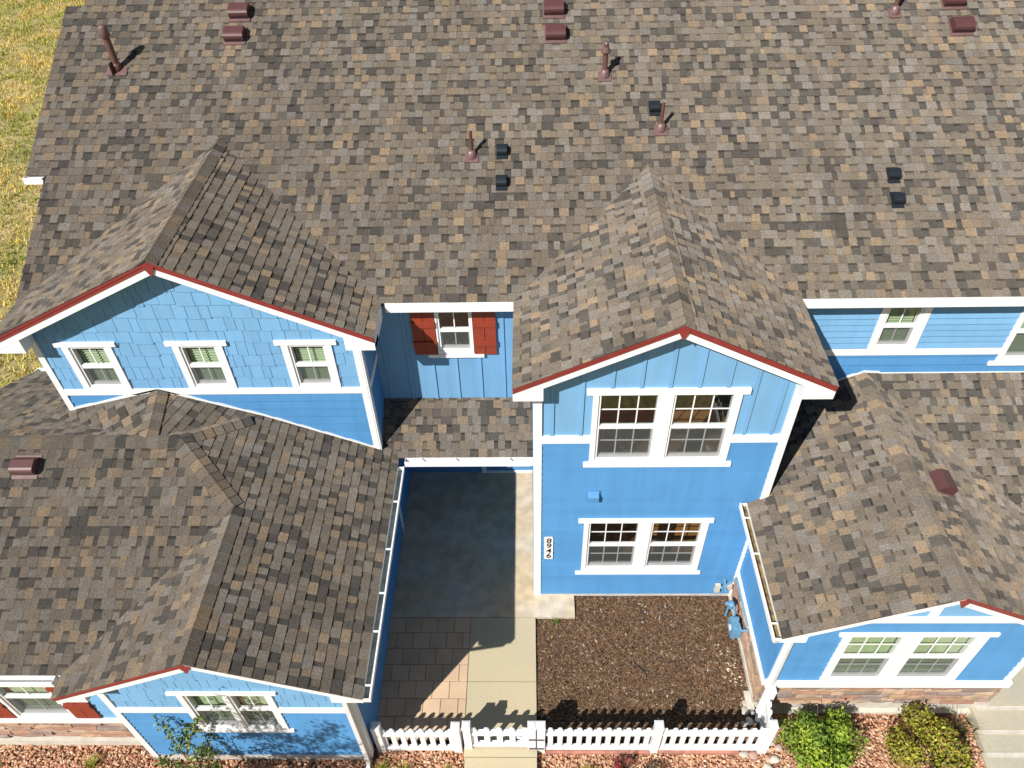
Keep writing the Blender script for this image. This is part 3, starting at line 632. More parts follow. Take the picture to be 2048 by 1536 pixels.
# side eaves of the two tall gables
for x, y0, y1 in ((xA + wA, yAr, yMe), (xB - wB, yBr, yMe), (xB + wB, yBr, yMe), (xA - wA, yAr, yMe)):
    sgn = 1 if x in (xA + wA, xB + wB) else -1
    part_box('fascia', M['white'], HOUSE, min(x, x - sgn * .03), max(x, x - sgn * .03), y0 + .05, y1, zE - .25, zE - .01)
    part_box('soffit', M['white'], HOUSE, min(x - sgn * .03, x - sgn * .34), max(x - sgn * .03, x - sgn * .34), y0 + .06, y1, zE - .25, zE - .235)
def gutter(p0, p1, out, zt, wid=.115, dep=.10, hangers=(), inner='gutterin', caps_=True):
    """trough whose inner edge runs from p0 to p1; out is the unit direction away from the roof"""
    p0, p1, out = Vector((*p0, 0)), Vector((*p1, 0)), Vector((*out, 0)); ax = (p1 - p0).normalized(); L = (p1 - p0).length
    def pt(a, o, z): q = p0 + ax * a + out * o; return (q.x, q.y, zt + z)
    def bar(mb, a0, a1, o0, o1, z0, z1): mb.hexa([pt(a0, o0, z0), pt(a1, o0, z0), pt(a1, o0, z1), pt(a0, o0, z1)], [pt(a0, o1, z0), pt(a1, o1, z0), pt(a1, o1, z1), pt(a0, o1, z1)])
    mb = MB(); bar(mb, 0, L, wid - .006, wid, -dep, 0); bar(mb, 0, L, wid - .018, wid + .004, -.004, .008); bar(mb, 0, L, .0, .005, -dep, .0); bar(mb, 0, L, .005, wid - .006, -dep, -dep + .005)
    bar(mb, 0, .005, .005, wid - .006, -dep, -.004); bar(mb, L - .005, L, .005, wid - .006, -dep, -.004)
    g = mb.build('gutter', M['white'], HOUSE)
    mb = MB(); bar(mb, .006, L - .006, .006, wid - .007, -dep + .005, -dep + (.03 if inner == 'debris' else .008)); mb.build('gutter_bed', M[inner], g)
    for h in hangers:
        mb = MB(); bar(mb, h - .012, h + .012, .004, wid - .004, -.012, .004); mb.build('hanger', M['vinyl'], g)
    return g
gutter((xFe - .005, 4.33), (xFe - .005, 8.25), (1, 0), zFe - .005, hangers=(.18, .95, 1.55, 2.3, 3.2))
gutter((-2.10, yPo + .005), (0.055, yPo + .005), (0, -1), zPo - .005, hangers=(.28, .85, 1.75), inner='white')
gutter((xR - wR + .005, 5.15), (xR - wR + .005, 7.43), (-1, 0), zRe - .005, hangers=(.22, 1.35, 2.0), inner='debris')
gutter((-9.5, ySe + .005), (-6.42, ySe + .005), (0, -1), zFe - .005, hangers=(1.2, 2.15), inner='white')
gutter((-8.04, 11.055), (-7.72, 11.055), (0, -1), PM.at(0, vb0).z - .01, hangers=(), inner='gutterin')
gutter((-9.55, yNe - .005), (-7.42, yNe - .005), (0, 1), zNe - .005, hangers=(.3, 1.0), inner='gutterin')
for x, y0, y1, z in ((xFe, 4.37, 8.3, zFe), (xR - wR, 5.19, 7.43, zRe)):
    sg = 1 if x == xFe else -1; part_box('fascia', M['white'], HOUSE, min(x - sg * .03, x - sg * .008), max(x - sg * .03, x - sg * .008), y0, y1, z - .16, z - .012)
    part_box('soffit', M['white'], HOUSE, min(x - sg * .03, x - sg * .33), max(x - sg * .03, x - sg * .33), y0, y1 + .2, z - .16, z - .145)
part_box('fascia', M['white'], HOUSE, -9.5, xF - wF, ySe + .01, ySe + .035, zFe - .16, zFe - .012)
def downspout(pts):
    mb = MB(); mb.tube(pts, .042, n=4); return mb.build('downspout', M['white'], HOUSE)
downspout([(xFe + .05, 4.40, zFe - .10), (xFe + .05, 4.40, zFe - .2), (xFr - .05, yF - .08, 2.2), (xFr - .05, yF - .08, -.05), (xFr - .03, yF - .28, -.12)])
downspout([(xR - wR - .05, 5.22, zRe - .10), (xR - wR - .05, 5.22, zRe - .2), (xRl + .03, yR - .09, 2.35), (xRl + .03, yR - .09, .9), (xRl - .0, yR - .14, .75), (xRl - .0, yR - .14, .12), (xRl - .05, yR - .3, .03)])
def flashing(pts, y, h=.035):
    for a, b in zip(pts, pts[1:]):
        mb = MB(); q = [(a[0], a[1]), (b[0], b[1]), (b[0], b[1] + h), (a[0], a[1] + h)]; mb.hexa([(u, y - .034, v) for u, v in q], [(u, y - .004, v) for u, v in q]); mb.build('flashing', M['white'], HOUSE)
flashing([(-7.30, 3.868), (-5.812, 4.275), (-4.25, 3.668), (xAr, 2.848)], yA)
flashing([(4.9, 3.50), (xR, 3.80), (5.75, 3.785)], yM); flashing([(5.75, 3.775), (13, 3.775)], yM, .02)
finish_shingles()

# ---------------------------------------------------------------- ground
def sheet(name, pts, z, m, z0=None):
    mb = MB()
    if z0 is None: mb.poly([(x, y, z) for x, y in pts])
    else: mb.hexa([(x, y, z) for x, y in pts], [(x, y, z0) for x, y in pts])
    o = mb.build(name, M[m]); o['kind'] = 'structure'; return o
def rc(a, b, c, d): return [(a, c), (b, c), (b, d), (a, d)]
sheet('ground', rc(-300, 300, -150, 400), -.35, 'lawn')
sheet('gravel_bed', rc(-9.4, 7.05, 2.6, 5.7), GZ - .012, 'gravelbase')
sheet('mulch_bed', rc(.06, 3.72, 4.9, 7.5), -.065, 'mulchbase', -.3)
sheet('patio', [(-2.54, 6.99), (.775, 6.99), (.775, 7.46), (.1, 7.46), (.1, 10.36), (-2.54, 10.36)], 0.0, 'concrete', -.3)
pw = sheet('path', rc(-1.088, .066, 5.815, 6.982), -.006, 'path', -.3)
sheet('path_slab', rc(-1.088, .066, 4.60, 5.803), -.012, 'path', -.3)
sheet('front_walk', rc(-1.07, .062, 0.5, 4.592), -.03, 'path', -.3)
part = MB(); part.box(-1.08, .06, 5.803, 5.815, -.2, -.03); o = part.build('joint', M['footing']); o['kind'] = 'structure'
base = sheet('paving', rc(-2.54, -1.092, 4.86, 6.985), -.035, 'mulchbase', -.3)
ys = [6.985, 6.697, 6.402, 6.110, 5.818, 5.522, 5.227, 4.93, 4.86]
rowsx = [(-2.54, -2.25, -1.96, -1.67, -1.38, -1.092), (-2.54, -2.38, -2.085, -1.79, -1.50, -1.215, -1.092), (-2.54, -2.24, -1.95, -1.66, -1.38, -1.092), (-2.54, -2.395, -2.10, -1.81, -1.52, -1.24, -1.092), (-2.54, -2.235, -1.955, -1.67, -1.385, -1.092), (-2.54, -2.41, -2.10, -1.805, -1.515, -1.225, -1.092), (-2.54, -2.25, -1.96, -1.67, -1.38, -1.092), (-2.54, -2.4, -2.1, -1.8, -1.5, -1.2, -1.092)]
for k, xs in enumerate(rowsx):
    for a, b in zip(xs, xs[1:]):
        mb = MB(); g = .0032; z = -.006 + R.uniform(-.003, .003); e = .006; t = [R.uniform(-.001, .001) for _ in range(4)]
        lo = [(a + g, ys[k + 1] + g), (b - g, ys[k + 1] + g), (b - g, ys[k] - g), (a + g, ys[k] - g)]; hi = [(a + g + e, ys[k + 1] + g + e), (b - g - e, ys[k + 1] + g + e), (b - g - e, ys[k] - g - e), (a + g + e, ys[k] - g - e)]
        mb.hexa([(x, y, z + t[i]) for i, (x, y) in enumerate(hi)], [(x, y, z - .006) for x, y in lo]); mb.hexa([(x, y, z - .006) for x, y in lo], [(x, y, -.05) for x, y in lo])
        mb.build('paver', M['paver'], base)
# steps and landing on the far right
sheet('landing', rc(7.08, 9.5, 5.43, 8.0), .01, 'porchconc', -.3)
stp = [(5.43, 5.06, -.03), (5.06, 4.72, -.06), (4.72, 4.2, -.09), (4.2, 2.0, -.12)]
for k, (y1, y0, z) in enumerate(stp):
    o = sheet('step', [(7.12 - .06 * k, y0), (9.5, y0), (9.5, y1 - .004), (7.12 - .05 * k, y1 - .004)], z, 'porchconc', -.35)
    mb = MB(); mb.box(7.2 - .06 * k, 9.5, y1 - .075, y1 - .006, z + .001, z + .012); o2 = mb.build('step_edge', M['footing']); o2['kind'] = 'structure'
sheet('foundation_strip', rc(3.72, 7.2, 5.34, 5.44), -.10, 'footing', -.3)

# ---------------------------------------------------------------- loose ground cover
def scatter_mesh(name, m, n, region, maker, z, seed):
    r = random.Random(seed); mb = MB()
    for _ in range(n):
        p = region(r)
        if p: maker(mb, r, p[0], p[1], z(p[0], p[1]) if callable(z) else z)
    o = mb.build(name, M[m]); o['kind'] = 'stuff'; return o
def chip(mb, r, x, y, z):
    a = r.uniform(0, 6.28); L = r.uniform(.010, .032); W = r.uniform(.004, .011); t = r.uniform(-.5, .5); z += r.uniform(0, .018)
    dx, dy = math.cos(a) * L, math.sin(a) * L; ex, ey = -math.sin(a) * W, math.cos(a) * W; dz = t * L; q = r.random()
    c = (0.20, 0.115, 0.062) if q < .45 else (0.115, 0.072, 0.047) if q < .74 else (0.25, 0.155, 0.092) if q < .95 else (0.34, 0.28, 0.21) if q < .993 else (0.6, 0.56, 0.5)
    k = r.uniform(.58, 1.0); c = tuple(v * k for v in c)
    p = [(x - dx - ex, y - dy - ey, z - dz), (x + dx - ex, y + dy - ey, z + dz), (x + dx + ex, y + dy + ey, z + dz + .004), (x - dx + ex, y - dy + ey, z - dz + .004)]
    mb.hexa(p, [(u, v, w - .006) for u, v, w in p], c)
def mulch_region(r):
    x, y = r.uniform(.075, 3.6), r.uniform(4.88, 7.44)
    if x < .785 and y > 6.98: return None
    return x, y
scatter_mesh('mulch', 'attrm', 26000, mulch_region, chip, lambda x, y: -.062 + .012 * math.sin(x * 3.1) * math.sin(y * 2.7), 71)
GR = [(0.62, 0.32, 0.185), (0.54, 0.25, 0.145), (0.68, 0.41, 0.26), (0.74, 0.52, 0.37), (0.42, 0.20, 0.12), (0.60, 0.37, 0.22)]
def pebble(mb, r, x, y, z, s=None, cols=GR):
    s = s or r.uniform(.012, .030); a = r.uniform(0, 6.28); ca, sa = math.cos(a), math.sin(a); sx, sy, sz = s * r.uniform(1, 1.5), s * r.uniform(.7, 1), s * r.uniform(.5, .9); c = r.choice(cols); k = r.uniform(.75, 1.2); c = tuple(v * k for v in c)
    tz = r.uniform(-.4, .4); z += s * .4 + r.uniform(0, .012)
    def pt(u, v, w): u, v, w = u * sx, v * sy, w * sz; w += u * tz; return (x + u * ca - v * sa, y + u * sa + v * ca, z + w)
    j = lambda: r.uniform(.75, 1.15)
    ring = [pt(math.cos(t) * j(), math.sin(t) * j(), r.uniform(-.25, .15)) for t in (0, 1.25, 2.5, 3.8, 5.0)]; top = [pt(math.cos(t) * .5 * j(), math.sin(t) * .5 * j(), r.uniform(.65, .95)) for t in (.5, 2.6, 4.6)]
    i = len(mb.v); mb.v += ring + top
    for f in ((0, 1, 5), (1, 2, 6), (1, 6, 5), (2, 3, 6), (3, 4, 7), (3, 7, 6), (4, 0, 7), (0, 5, 7), (5, 6, 7)): mb.f.append(tuple(i + t for t in f)); mb.c.append(c)
def gravel_region(r):
    x, y = r.uniform(-9.0, 7.05), r.uniform(3.3, 5.42)
    if -1.10 < x < .08: return None
    if x < -6.0:
        if y > 4.83: return None
    elif x < xFr + .02:
        if y > yF - .02: return None
    elif x < 3.62:
        if y > 4.76: return None
    elif y > 5.34: return None
    return x, y
scatter_mesh('gravel', 'attr', 40000, gravel_region, pebble, GZ, 72)
# lawn on the left, dry and patchy
GC = [(0.72, 0.50, 0.075), (0.62, 0.47, 0.08), (0.24, 0.29, 0.04), (0.38, 0.39, 0.05), (0.78, 0.55, 0.15), (0.62, 0.48, 0.22)]
def blade(mb, r, x, y, z, L, c, w=.012):
    a = r.uniform(0, 6.28); lean = r.uniform(.2, .9) * L; dx, dy = math.cos(a), math.sin(a); ex, ey = -dy * w, dx * w; h = math.sqrt(max(.01, L * L - lean * lean))
    mb.poly([(x - ex, y - ey, z), (x + ex, y + ey, z), (x + dx * lean, y + dy * lean, z + h)], c)
def lawn():
    from mathutils import noise
    r = random.Random(73); mb = MB()
    for _ in range(52000):
        p = Vector((r.uniform(-29, -8.1), r.uniform(5, 47), 0))
        if p.x < -12 - (p.y - 5) * .5: continue
        if p.x > -9.7 and p.y < 11: continue
        n = noise.noise(Vector((p.x * .45, p.y * .45, 0))); n2 = noise.noise(Vector((p.x * 1.7, p.y * 1.7, 3)))
        if n2 < -.38: continue
        g = n + .5 * n2
        for _k in range(4):
            c = r.choice(GC[2:4]) if r.random() < (.62 - g * 1.3) else r.choice((GC[0], GC[1], GC[4], GC[5])); k = r.uniform(.7, 1.25); c = tuple(q * k for q in c)
            blade(mb, r, p.x + r.gauss(0, .07), p.y + r.gauss(0, .07), -.35, r.uniform(.07, .2), c, r.uniform(.008, .02))
    o = mb.build('grass', M['leaf']); o['kind'] = 'stuff'
lawn()

# ---------------------------------------------------------------- roof vents and pipes (things standing on the roof)
def on_main(x, y): return zE + sM * (y - yMe)
def box_vent(x, y, z, up, N, w, l, h, label, m='maroon', flash='maroonflash', group='maroon box vents on the roofs', slots=True):
    """low hood vent on a slope; up = unit vector up the slope, N = normal"""
    t = root('box_vent', (x, y, z), label, 'roof vent', group); o = Vector((x, y, z)); up = Vector(up).normalized(); N = Vector(N).normalized(); sd = up.cross(N).normalized()
    def pt(a, b, c): q = o + sd * a + up * b + N * c; return tuple(q)
    w2 = w / 2; F = MB(); F.hexa([pt(-w2 * 1.12, -.06, .026), pt(w2 * 1.12, -.06, .026), pt(w2 * 1.12, l + .03, .026), pt(-w2 * 1.12, l + .03, .026)], [pt(-w2 * 1.12, -.06, .0), pt(w2 * 1.12, -.06, .0), pt(w2 * 1.12, l + .03, .0), pt(-w2 * 1.12, l + .03, .0)]); F.build('flashing', M[flash], t)
    prof = [(0, .03), (0, h * .62), (.012, h * .84), (.04, h * .97), (.075, h), (l * .75, h * .93), (l, .03)]
    H_ = MB(); H_.hexa([pt(-w2, b, c) for b, c in prof], [pt(w2, b, c) for b, c in prof]); hood = H_.build('hood', M[m], t)
    if slots:
        for k in range(9):
            a = -w2 * .85 + k * w2 * 1.7 / 8; s = MB(); s.hexa([pt(a - .006, -.004, h * .12), pt(a + .006, -.004, h * .12), pt(a + .006, -.004, h * .5), pt(a - .006, -.004, h * .5)], [pt(a - .006, .002, h * .12), pt(a + .006, .002, h * .12), pt(a + .006, .002, h * .5), pt(a - .006, .002, h * .5)]); s.build('slot', M['black'], hood)
    return t
UPM, NM = (0, 1, sM), (0, -sM, 1)
VL = ['left pair of maroon roof vents, the upper one cut close to the top edge', 'left pair of maroon roof vents, the lower one', 'middle pair of maroon roof vents, the upper one at the top edge', 'middle pair of maroon roof vents, the lower one', 'right pair of maroon roof vents, the upper one cropped by the top edge', 'right pair of maroon roof vents, the lower one']
for (x, y), lb in zip(((-4.93, 13.77), (-4.955, 13.33), (.455, 13.72), (.475, 13.25), (7.15, 13.74), (7.19, 13.25)), VL):
    box_vent(x, y, on_main(x, y), UPM, NM, .33, .29, .165, lb)
box_vent(-7.45, 7.13, zFe + sF * (7.13 - ySe), (0, 1, sF), (0, -sF, 1), .34, .27, .17, 'maroon roof vent on the left wing roof just below its ridge')
box_vent(6.13, 7.15, zRa - sR * (6.13 - xR), (-1, 0, sR), (sR, 0, 1), .34, .27, .17, 'maroon roof vent beside the right wing ridge, turned away to the right')
BL = ['small black vent, upper of the two right of the left thin pipe', 'small black vent, lower of the two right of the left thin pipe', 'small shiny black vent just left of the right thin pipe', 'small black vent, upper of the two at far right', 'small black vent, lower of the two at far right']
for (x, y), lb in zip(((-.413, 11.24), (-.418, 10.73), (2.04, 11.93), (5.63, 10.76), (5.62, 10.37)), BL):
    box_vent(x, y, on_main(x, y), UPM, NM, .16, .19, .135, lb, 'blackvent', 'blackvent', 'small black vents on the main roof', slots=False)
def pipe(x, y, h, r, label, cap=None, group='vent pipes on the main roof', brace=False):
    z = on_main(x, y); t = root('vent_pipe', (x, y, z), label, 'vent pipe', group)
    P = Plane((x, y, z), (1, 0, 0), (0, 1, sM)); w = max(.105, r * 2.0) if not brace else .17
    F = MB(); F.hexa([P.at(a, b, .028) for a, b in ((-w, -.13), (w, -.13), (w, .06), (-w, .06))], [P.at(a, b, 0) for a, b in ((-w, -.13), (w, -.13), (w, .06), (-w, .06))]); F.build('flashing', M['maroonflash'], t)
    if not brace:
        c = MB(); c.tube([(x, y, z - .06), (x, y, z + .03), (x, y, z + .06), (x, y, z + .10), (x, y, z + .115)], [.095, .088, .075, .066, r + .006], 20); c.build('boot', M['maroonflash'], t, smooth=True)
    else:
        c = MB(); c.tube([(x, y, z - .06), (x, y, z + .1), (x, y, z + .12)], [.085, .075, .06], 18); c.build('collar', M['pipebrown'], t, smooth=True)
        c = MB(); c.box(x - .06, x - .045, y - .15, y - .02, z - .03, z + .16); c.build('strap', M['maroonflash'], t)
    c = MB(); c.tube([(x, y, z - .05), (x, y, z + h)], r, 18, cap=False); c.tube([(x, y, z + h), (x, y, z + h - .03)], r * .86, 18, cap=False); c.build('pipe', M['pipebrown'], t, smooth=True)
    rim = MB(); n = 18; i0 = [(x + math.cos(k * 6.2832 / n) * r, y + math.sin(k * 6.2832 / n) * r, z + h) for k in range(n)]; i1 = [(x + math.cos(k * 6.2832 / n) * r * .8, y + math.sin(k * 6.2832 / n) * r * .8, z + h + .0) for k in range(n)]
    if cap == 'cone':
        c = MB(); c.tube([(x, y, z + h - .17), (x, y, z + h - .15), (x, y, z + h + .0), (x, y, z + h + .02)], [r, r * 1.55, r * 1.15, r * 1.0], 20); c.build('cap', M['maroonflash'], t, smooth=True)
    elif cap == 'storm':
        c = MB(); c.tube([(x, y, z + h - .17), (x, y, z + h - .13), (x, y, z + h - .115), (x, y, z + h - .03), (x, y, z + h + .03)], [r, r * 1.7, r * 1.75, r * .8, r * .7], 20); c.build('cap', M['maroonflash'], t, smooth=True)
    else:
        for k in range(n): rim.poly([i0[k], i0[(k + 1) % n], i1[(k + 1) % n], i1[k]])
        rim.build('rim', M['white'], t)
    return t
pipe(-6.874, 12.86, .70, .056, 'tall brown flue pipe with flared cap near the left roof edge', 'cone', brace=True)
pipe(1.265, 12.60, .52, .043, 'brown flue pipe with bulbous cap above the middle gable', 'storm')
pipe(-.893, 11.25, .44, .028, 'thin brown vent pipe left of the two small black vents')
pipe(2.115, 11.65, .46, .028, 'thin brown vent pipe right of the shiny black vent')
pipe(6.16, 13.67, .52, .035, 'brown vent pipe at the top edge, its upper end out of the picture')

# ---------------------------------------------------------------- things on the walls
t = root('house_number_plaque', (.295, yB - .017, 1.2), 'white plaque with the number 8946 down the blue wall', 'house number')
mb = MB(); q = []
for cx, cz, a0 in ((.349, 1.23, -90), (.349, 1.82, 0), (.241, 1.82, 90), (.241, 1.23, 180)):
    for k in range(5): an = math.radians(a0 + k * 22.5); q.append((cx + .02 * math.cos(an), cz + .02 * math.sin(an)))
mb.hexa([(a, yB - .036, b) for a, b in q], [(a, yB - .017, b) for a, b in q]); mb.build('board', M['white'], t)
for k, ch in enumerate('8946'):
    cu = bpy.data.curves.new('digit', 'FONT'); cu.body = ch; cu.size = .182; cu.align_x = 'CENTER'; cu.align_y = 'CENTER'; cu.extrude = .002; cu.offset = .0028; cu.shear = .08
    ob = bpy.data.objects.new('digit', cu); COL.objects.link(ob); bpy.context.view_layer.update()
    me = bpy.data.meshes.new_from_object(ob.evaluated_get(bpy.context.evaluated_depsgraph_get())); COL.objects.unlink(ob); bpy.data.objects.remove(ob)
    d = bpy.data.objects.new('digit', me); COL.objects.link(d); d.parent = t; d.rotation_euler = (math.pi / 2, 0, 0); d.location = (.0, -.0205, 1.745 - k * .146 - 1.2); me.materials.clear(); me.materials.append(M['black'])
t = root('wall_vent', (.97, yB - .016, 2.85), 'blue painted vent hood on the blue wall between the two windows', 'wall vent')
part_box('backplate', M['blue'], t, .86, 1.085, yB - .03, yB - .01, 2.84, 3.09)
mb = MB(); a = [(.885, yB - .03, 3.06), (1.06, yB - .03, 3.06), (1.06, yB - .10, 2.98), (.885, yB - .10, 2.98)]; mb.hexa(a, [(.885, yB - .03, 2.86), (1.06, yB - .03, 2.86), (1.06, yB - .10, 2.87), (.885, yB - .10, 2.87)]); mb.build('hood', M['blue'], t)
# gas meter by the right wing
t = root('gas_meter', (3.50, 6.7, -.06), 'blue painted gas meter with pipes beside the stone base', 'gas meter')
mb = MB(); mb.box(3.42, 3.58, 6.52, 6.78, .12, .40); mb.box(3.44, 3.56, 6.55, 6.75, .40, .43); mb.build('meter_body', M['bluemetal'], t)
mb = MB(); mb.tube([(3.422, 6.65, .27), (3.405, 6.65, .27)], .055, 18); mb.build('dial', M['vinyl'], t)
mb = MB(); mb.tube([(3.47, 6.96, .50), (3.47, 6.96, .52), (3.47, 6.96, .545)], [.055, .06, .03], 18); mb.tube([(3.47, 6.96, .38), (3.47, 6.96, .52)], .04, 12); mb.tube([(3.36, 6.98, .5), (3.47, 6.96, .5)], .035, 12); mb.build('regulator', M['bluemetal'], t)
mb = MB(); mb.tube([(3.47, 6.75, .48), (3.47, 6.75, .58), (3.47, 6.95, .58)], .02, 10); mb.tube([(3.47, 7.05, -.1), (3.47, 7.05, .38), (3.47, 6.96, .40)], .02, 10); mb.build('pipe', M['bluemetal'], t)
mb = MB(); mb.tube([(3.47, 6.56, .48), (3.47, 6.56, .62), (3.49, 6.38, .64), (3.57, 6.36, .70), (3.575, 6.40, .78), (3.575, 7.28, .78), (3.57, 7.30, .74), (3.38, 7.36, .36)], .018, 10); mb.build('pipe', M['bluemetal'], t)
t = root('utility_box', (3.36, yB - .05, .16), 'small pale box and bent hood low on the blue wall by the corner', 'utility box')
mb = MB(); mb.box(3.28, 3.37, yB - .09, yB - .03, .2, .42); mb.build('cover', M['footing'], t)
mb = MB(); mb.box(3.45, 3.57, yB - .10, yB - .03, .30, .42); mb.build('outlet', M['footing'], t)
mb = MB(); mb.hexa([(3.41, yB - .03, .56), (3.44, yB - .03, .56), (3.47, yB - .16, .34), (3.44, yB - .16, .34)], [(3.41, yB - .02, .52), (3.44, yB - .02, .52), (3.47, yB - .14, .30), (3.44, yB - .14, .30)]); mb.build('hood', M['bluemetal'], t)

# ---------------------------------------------------------------- picket fence and gate
def post(t, x, y, z0, z1, w=.062):
    mb = MB(); mb.box(x - w, x + w, y - w, y + w, z0, z1 - .03); e = .006
    mb.hexa([(x - w - e, y - w - e, z1 - .03), (x + w + e, y - w - e, z1 - .03), (x + w + e, y + w + e, z1 - .03), (x - w - e, y + w + e, z1 - .03)], [(x - w - e, y - w - e, z1 - .008), (x + w + e, y - w - e, z1 - .008), (x + w + e, y + w + e, z1 - .008), (x - w - e, y + w + e, z1 - .008)])
    mb.hexa([(x - w - e, y - w - e, z1 - .008), (x + w + e, y - w - e, z1 - .008), (x + w + e, y + w + e, z1 - .008), (x - w - e, y + w + e, z1 - .008)], [(x - w * .6, y - w * .6, z1 + .006), (x + w * .6, y - w * .6, z1 + .006), (x + w * .6, y + w * .6, z1 + .006), (x - w * .6, y + w * .6, z1 + .006)]); mb.build('post', M['vinyl'], t)
def picket(t, x, y, z0, z1, axis='x', w=.04, th=.011):
    q = [(-w, z0), (w, z0), (w, z1 - .045), (w * .75, z1 - .015), (w * .3, z1), (-w * .3, z1), (-w * .75, z1 - .015), (-w, z1 - .045)]; mb = MB()
    if axis == 'x': mb.hexa([(x + a, y - th, b) for a, b in q], [(x + a, y + th, b) for a, b in q])
    else: mb.hexa([(x - th, y - a, b) for a, b in q], [(x + th, y - a, b) for a, b in q])
    mb.build('picket', M['vinyl'], t)
def rail(t, x0, x1, y, z0, z1, w=.036):
    mb = MB(); mb.box(x0, x1, y - w, y + w, z0, z1); mb.build('rail', M['vinyl'], t)
yf = 4.77
t = root('picket_fence', (-1.8, yf, -.2), 'short white picket fence panel between the left wing corner and the gate', 'fence', 'white picket fence panels')
for x in (-2.40, -1.18): post(t, x, yf, -.25, .74)
for z0, z1 in ((.40, .475), (-.13, -.055)): rail(t, -2.338, -1.242, yf, z0, z1)
for k in range(8): picket(t, -2.325 + k * .151, yf, -.13, .605)
t = root('picket_fence', (1.87, yf, -.2), 'long white picket fence right of the gate, in front of the mulch bed', 'fence', 'white picket fence panels')
for x, z in ((.128, .78), (1.91, .81), (3.61, .84)): post(t, x, yf, -.28, z)
post(t, 3.70, 5.30, -.2, .86)
for a, b, n, x0 in ((.19, 1.848, 11, .275), (1.972, 3.548, 11, 2.03)):
    for z0, z1 in ((.455, .53), (-.09, -.015)): rail(t, a, b, yf, z0, z1)
    for k in range(n): picket(t, x0 + k * .1495, yf, -.09, .66)
for z0, z1 in ((.50, .575), (-.05, .025)):
    mb = MB(); mb.hexa([(3.60, 4.83, z0), (3.65, 4.83, z0), (3.65, 4.83, z1), (3.60, 4.83, z1)], [(3.67, 5.24, z0), (3.72, 5.24, z0), (3.72, 5.24, z1), (3.67, 5.24, z1)]); mb.build('rail', M['vinyl'], t)
for k in range(3): picket(t, 3.64 + .0205 * k, 4.91 + k * .12, -.05, .70, 'y')
t = root('garden_gate', (-.51, yf, -.03), 'white picket gate across the path with a diagonal brace', 'gate')
post(t, -1.01, yf, -.02, .79, .058); post(t, -.012, yf, -.02, .79, .058)
for z0, z1 in ((.455, .53), (.03, .105)): rail(t, -.952, -.07, yf, z0, z1)
for k in range(5): picket(t, -.905 + k * .1965, yf, .03, .66, w=.045)
mb = MB(); mb.hexa([(-.55, yf + .027, .455), (-.43, yf + .027, .455), (-.07, yf + .027, .14), (-.07, yf + .027, .05)], [(-.55, yf + .05, .455), (-.43, yf + .05, .455), (-.07, yf + .05, .14), (-.07, yf + .05, .05)]); mb.build('brace', M['vinyl'], t)
for z in (.36, .02):
    mb = MB(); mb.box(-.06, .175, yf - .073, yf - .064, z, z + .035); mb.build('hinge', M['hinge'], t)
mb = MB(); mb.box(.20, 1.84, 4.69, 4.735, -.2, -.105); mb.box(1.985, 3.25, 4.70, 4.745, -.2, -.10)
solo(mb, 'edging', M['edging'], 'pinkish edging strip along the foot of the long picket fence', 'edging', (1.8, 4.7, -.2))

# ---------------------------------------------------------------- river rocks and small things
RK = [(0.50, 0.47, 0.40), (0.62, 0.58, 0.48), (0.40, 0.38, 0.35), (0.55, 0.42, 0.33), (0.46, 0.30, 0.24), (0.33, 0.36, 0.36)]
def rock(x, y, z, s, seed, label, c):
    r = random.Random(seed); mb = MB(); n, m = 12, 7; ph = r.uniform(0, 6.28); ax, ay, az = s * r.uniform(1, 1.3), s * r.uniform(.8, 1), s * r.uniform(.5, .7); a = r.uniform(0, 3.14)
    rows = []
    for i in range(m + 1):
        t = math.pi * i / m; row = []
        for j in range(n):
            p = 2 * math.pi * j / n; k = 1 + .08 * math.sin(3 * p + ph) * math.sin(t) + .05 * math.cos(2 * p + ph + t)
            u, v, w = ax * k * math.sin(t) * math.cos(p), ay * k * math.sin(t) * math.sin(p), az * math.cos(t); row.append((x + u * math.cos(a) - v * math.sin(a), y + u * math.sin(a) + v * math.cos(a), z + az * .7 + w))
        rows.append(row)
    for i in range(m):
        for j in range(n): j2 = (j + 1) % n; mb.poly([rows[i][j], rows[i + 1][j], rows[i + 1][j2], rows[i][j2]], c)
    me = solo(mb, 'river_rock', M['attr'], label, 'rock', (x, y, z), 'rounded river rocks by the corner post', True)
rocks = [(3.49, 5.46, .062, 3, 'tan rounded rock farthest up inside the fence corner'), (3.46, 5.34, .072, 0, 'grey rounded rock inside the fence corner, in the picket shadow'), (3.57, 5.32, .055, 5, 'dark rock beside the splash block inside the fence'), (3.50, 5.17, .075, 1, 'pale rock inside the fence corner behind the last pickets'), (3.40, 5.13, .06, 2, 'grey rock at the edge of the mulch behind the fence'), (3.53, 5.02, .06, 4, 'reddish rock just behind the corner of the fence'), (3.33, 4.70, .075, 0, 'flat grey rock under the bottom rail near the corner post'), (3.48, 4.685, .085, 4, 'pink rock under the bottom rail beside the corner post'),
         (3.70, 4.62, .06, 3, 'tan rock just right of the corner post foot'), (3.80, 4.62, .085, 1, 'large pale round rock right of the corner post foot'), (3.67, 4.50, .075, 1, 'cream rock below the corner post'), (3.79, 4.40, .085, 5, 'blue-grey rock at the bottom edge beside the round bush'), (3.56, 4.43, .05, 4, 'small pink rock below the corner post'), (3.66, 4.36, .055, 2, 'small grey rock at the bottom edge below the corner post'), (3.90, 4.80, .07, 3, 'tan rock tucked against the round bush'), (3.80, 4.88, .065, 0, 'grey rock right of the corner post, middle of the row'), (3.88, 5.0, .055, 2, 'grey rock right of the corner post, farthest up the row'), (3.73, 4.78, .05, 1, 'small pale rock against the corner post')]
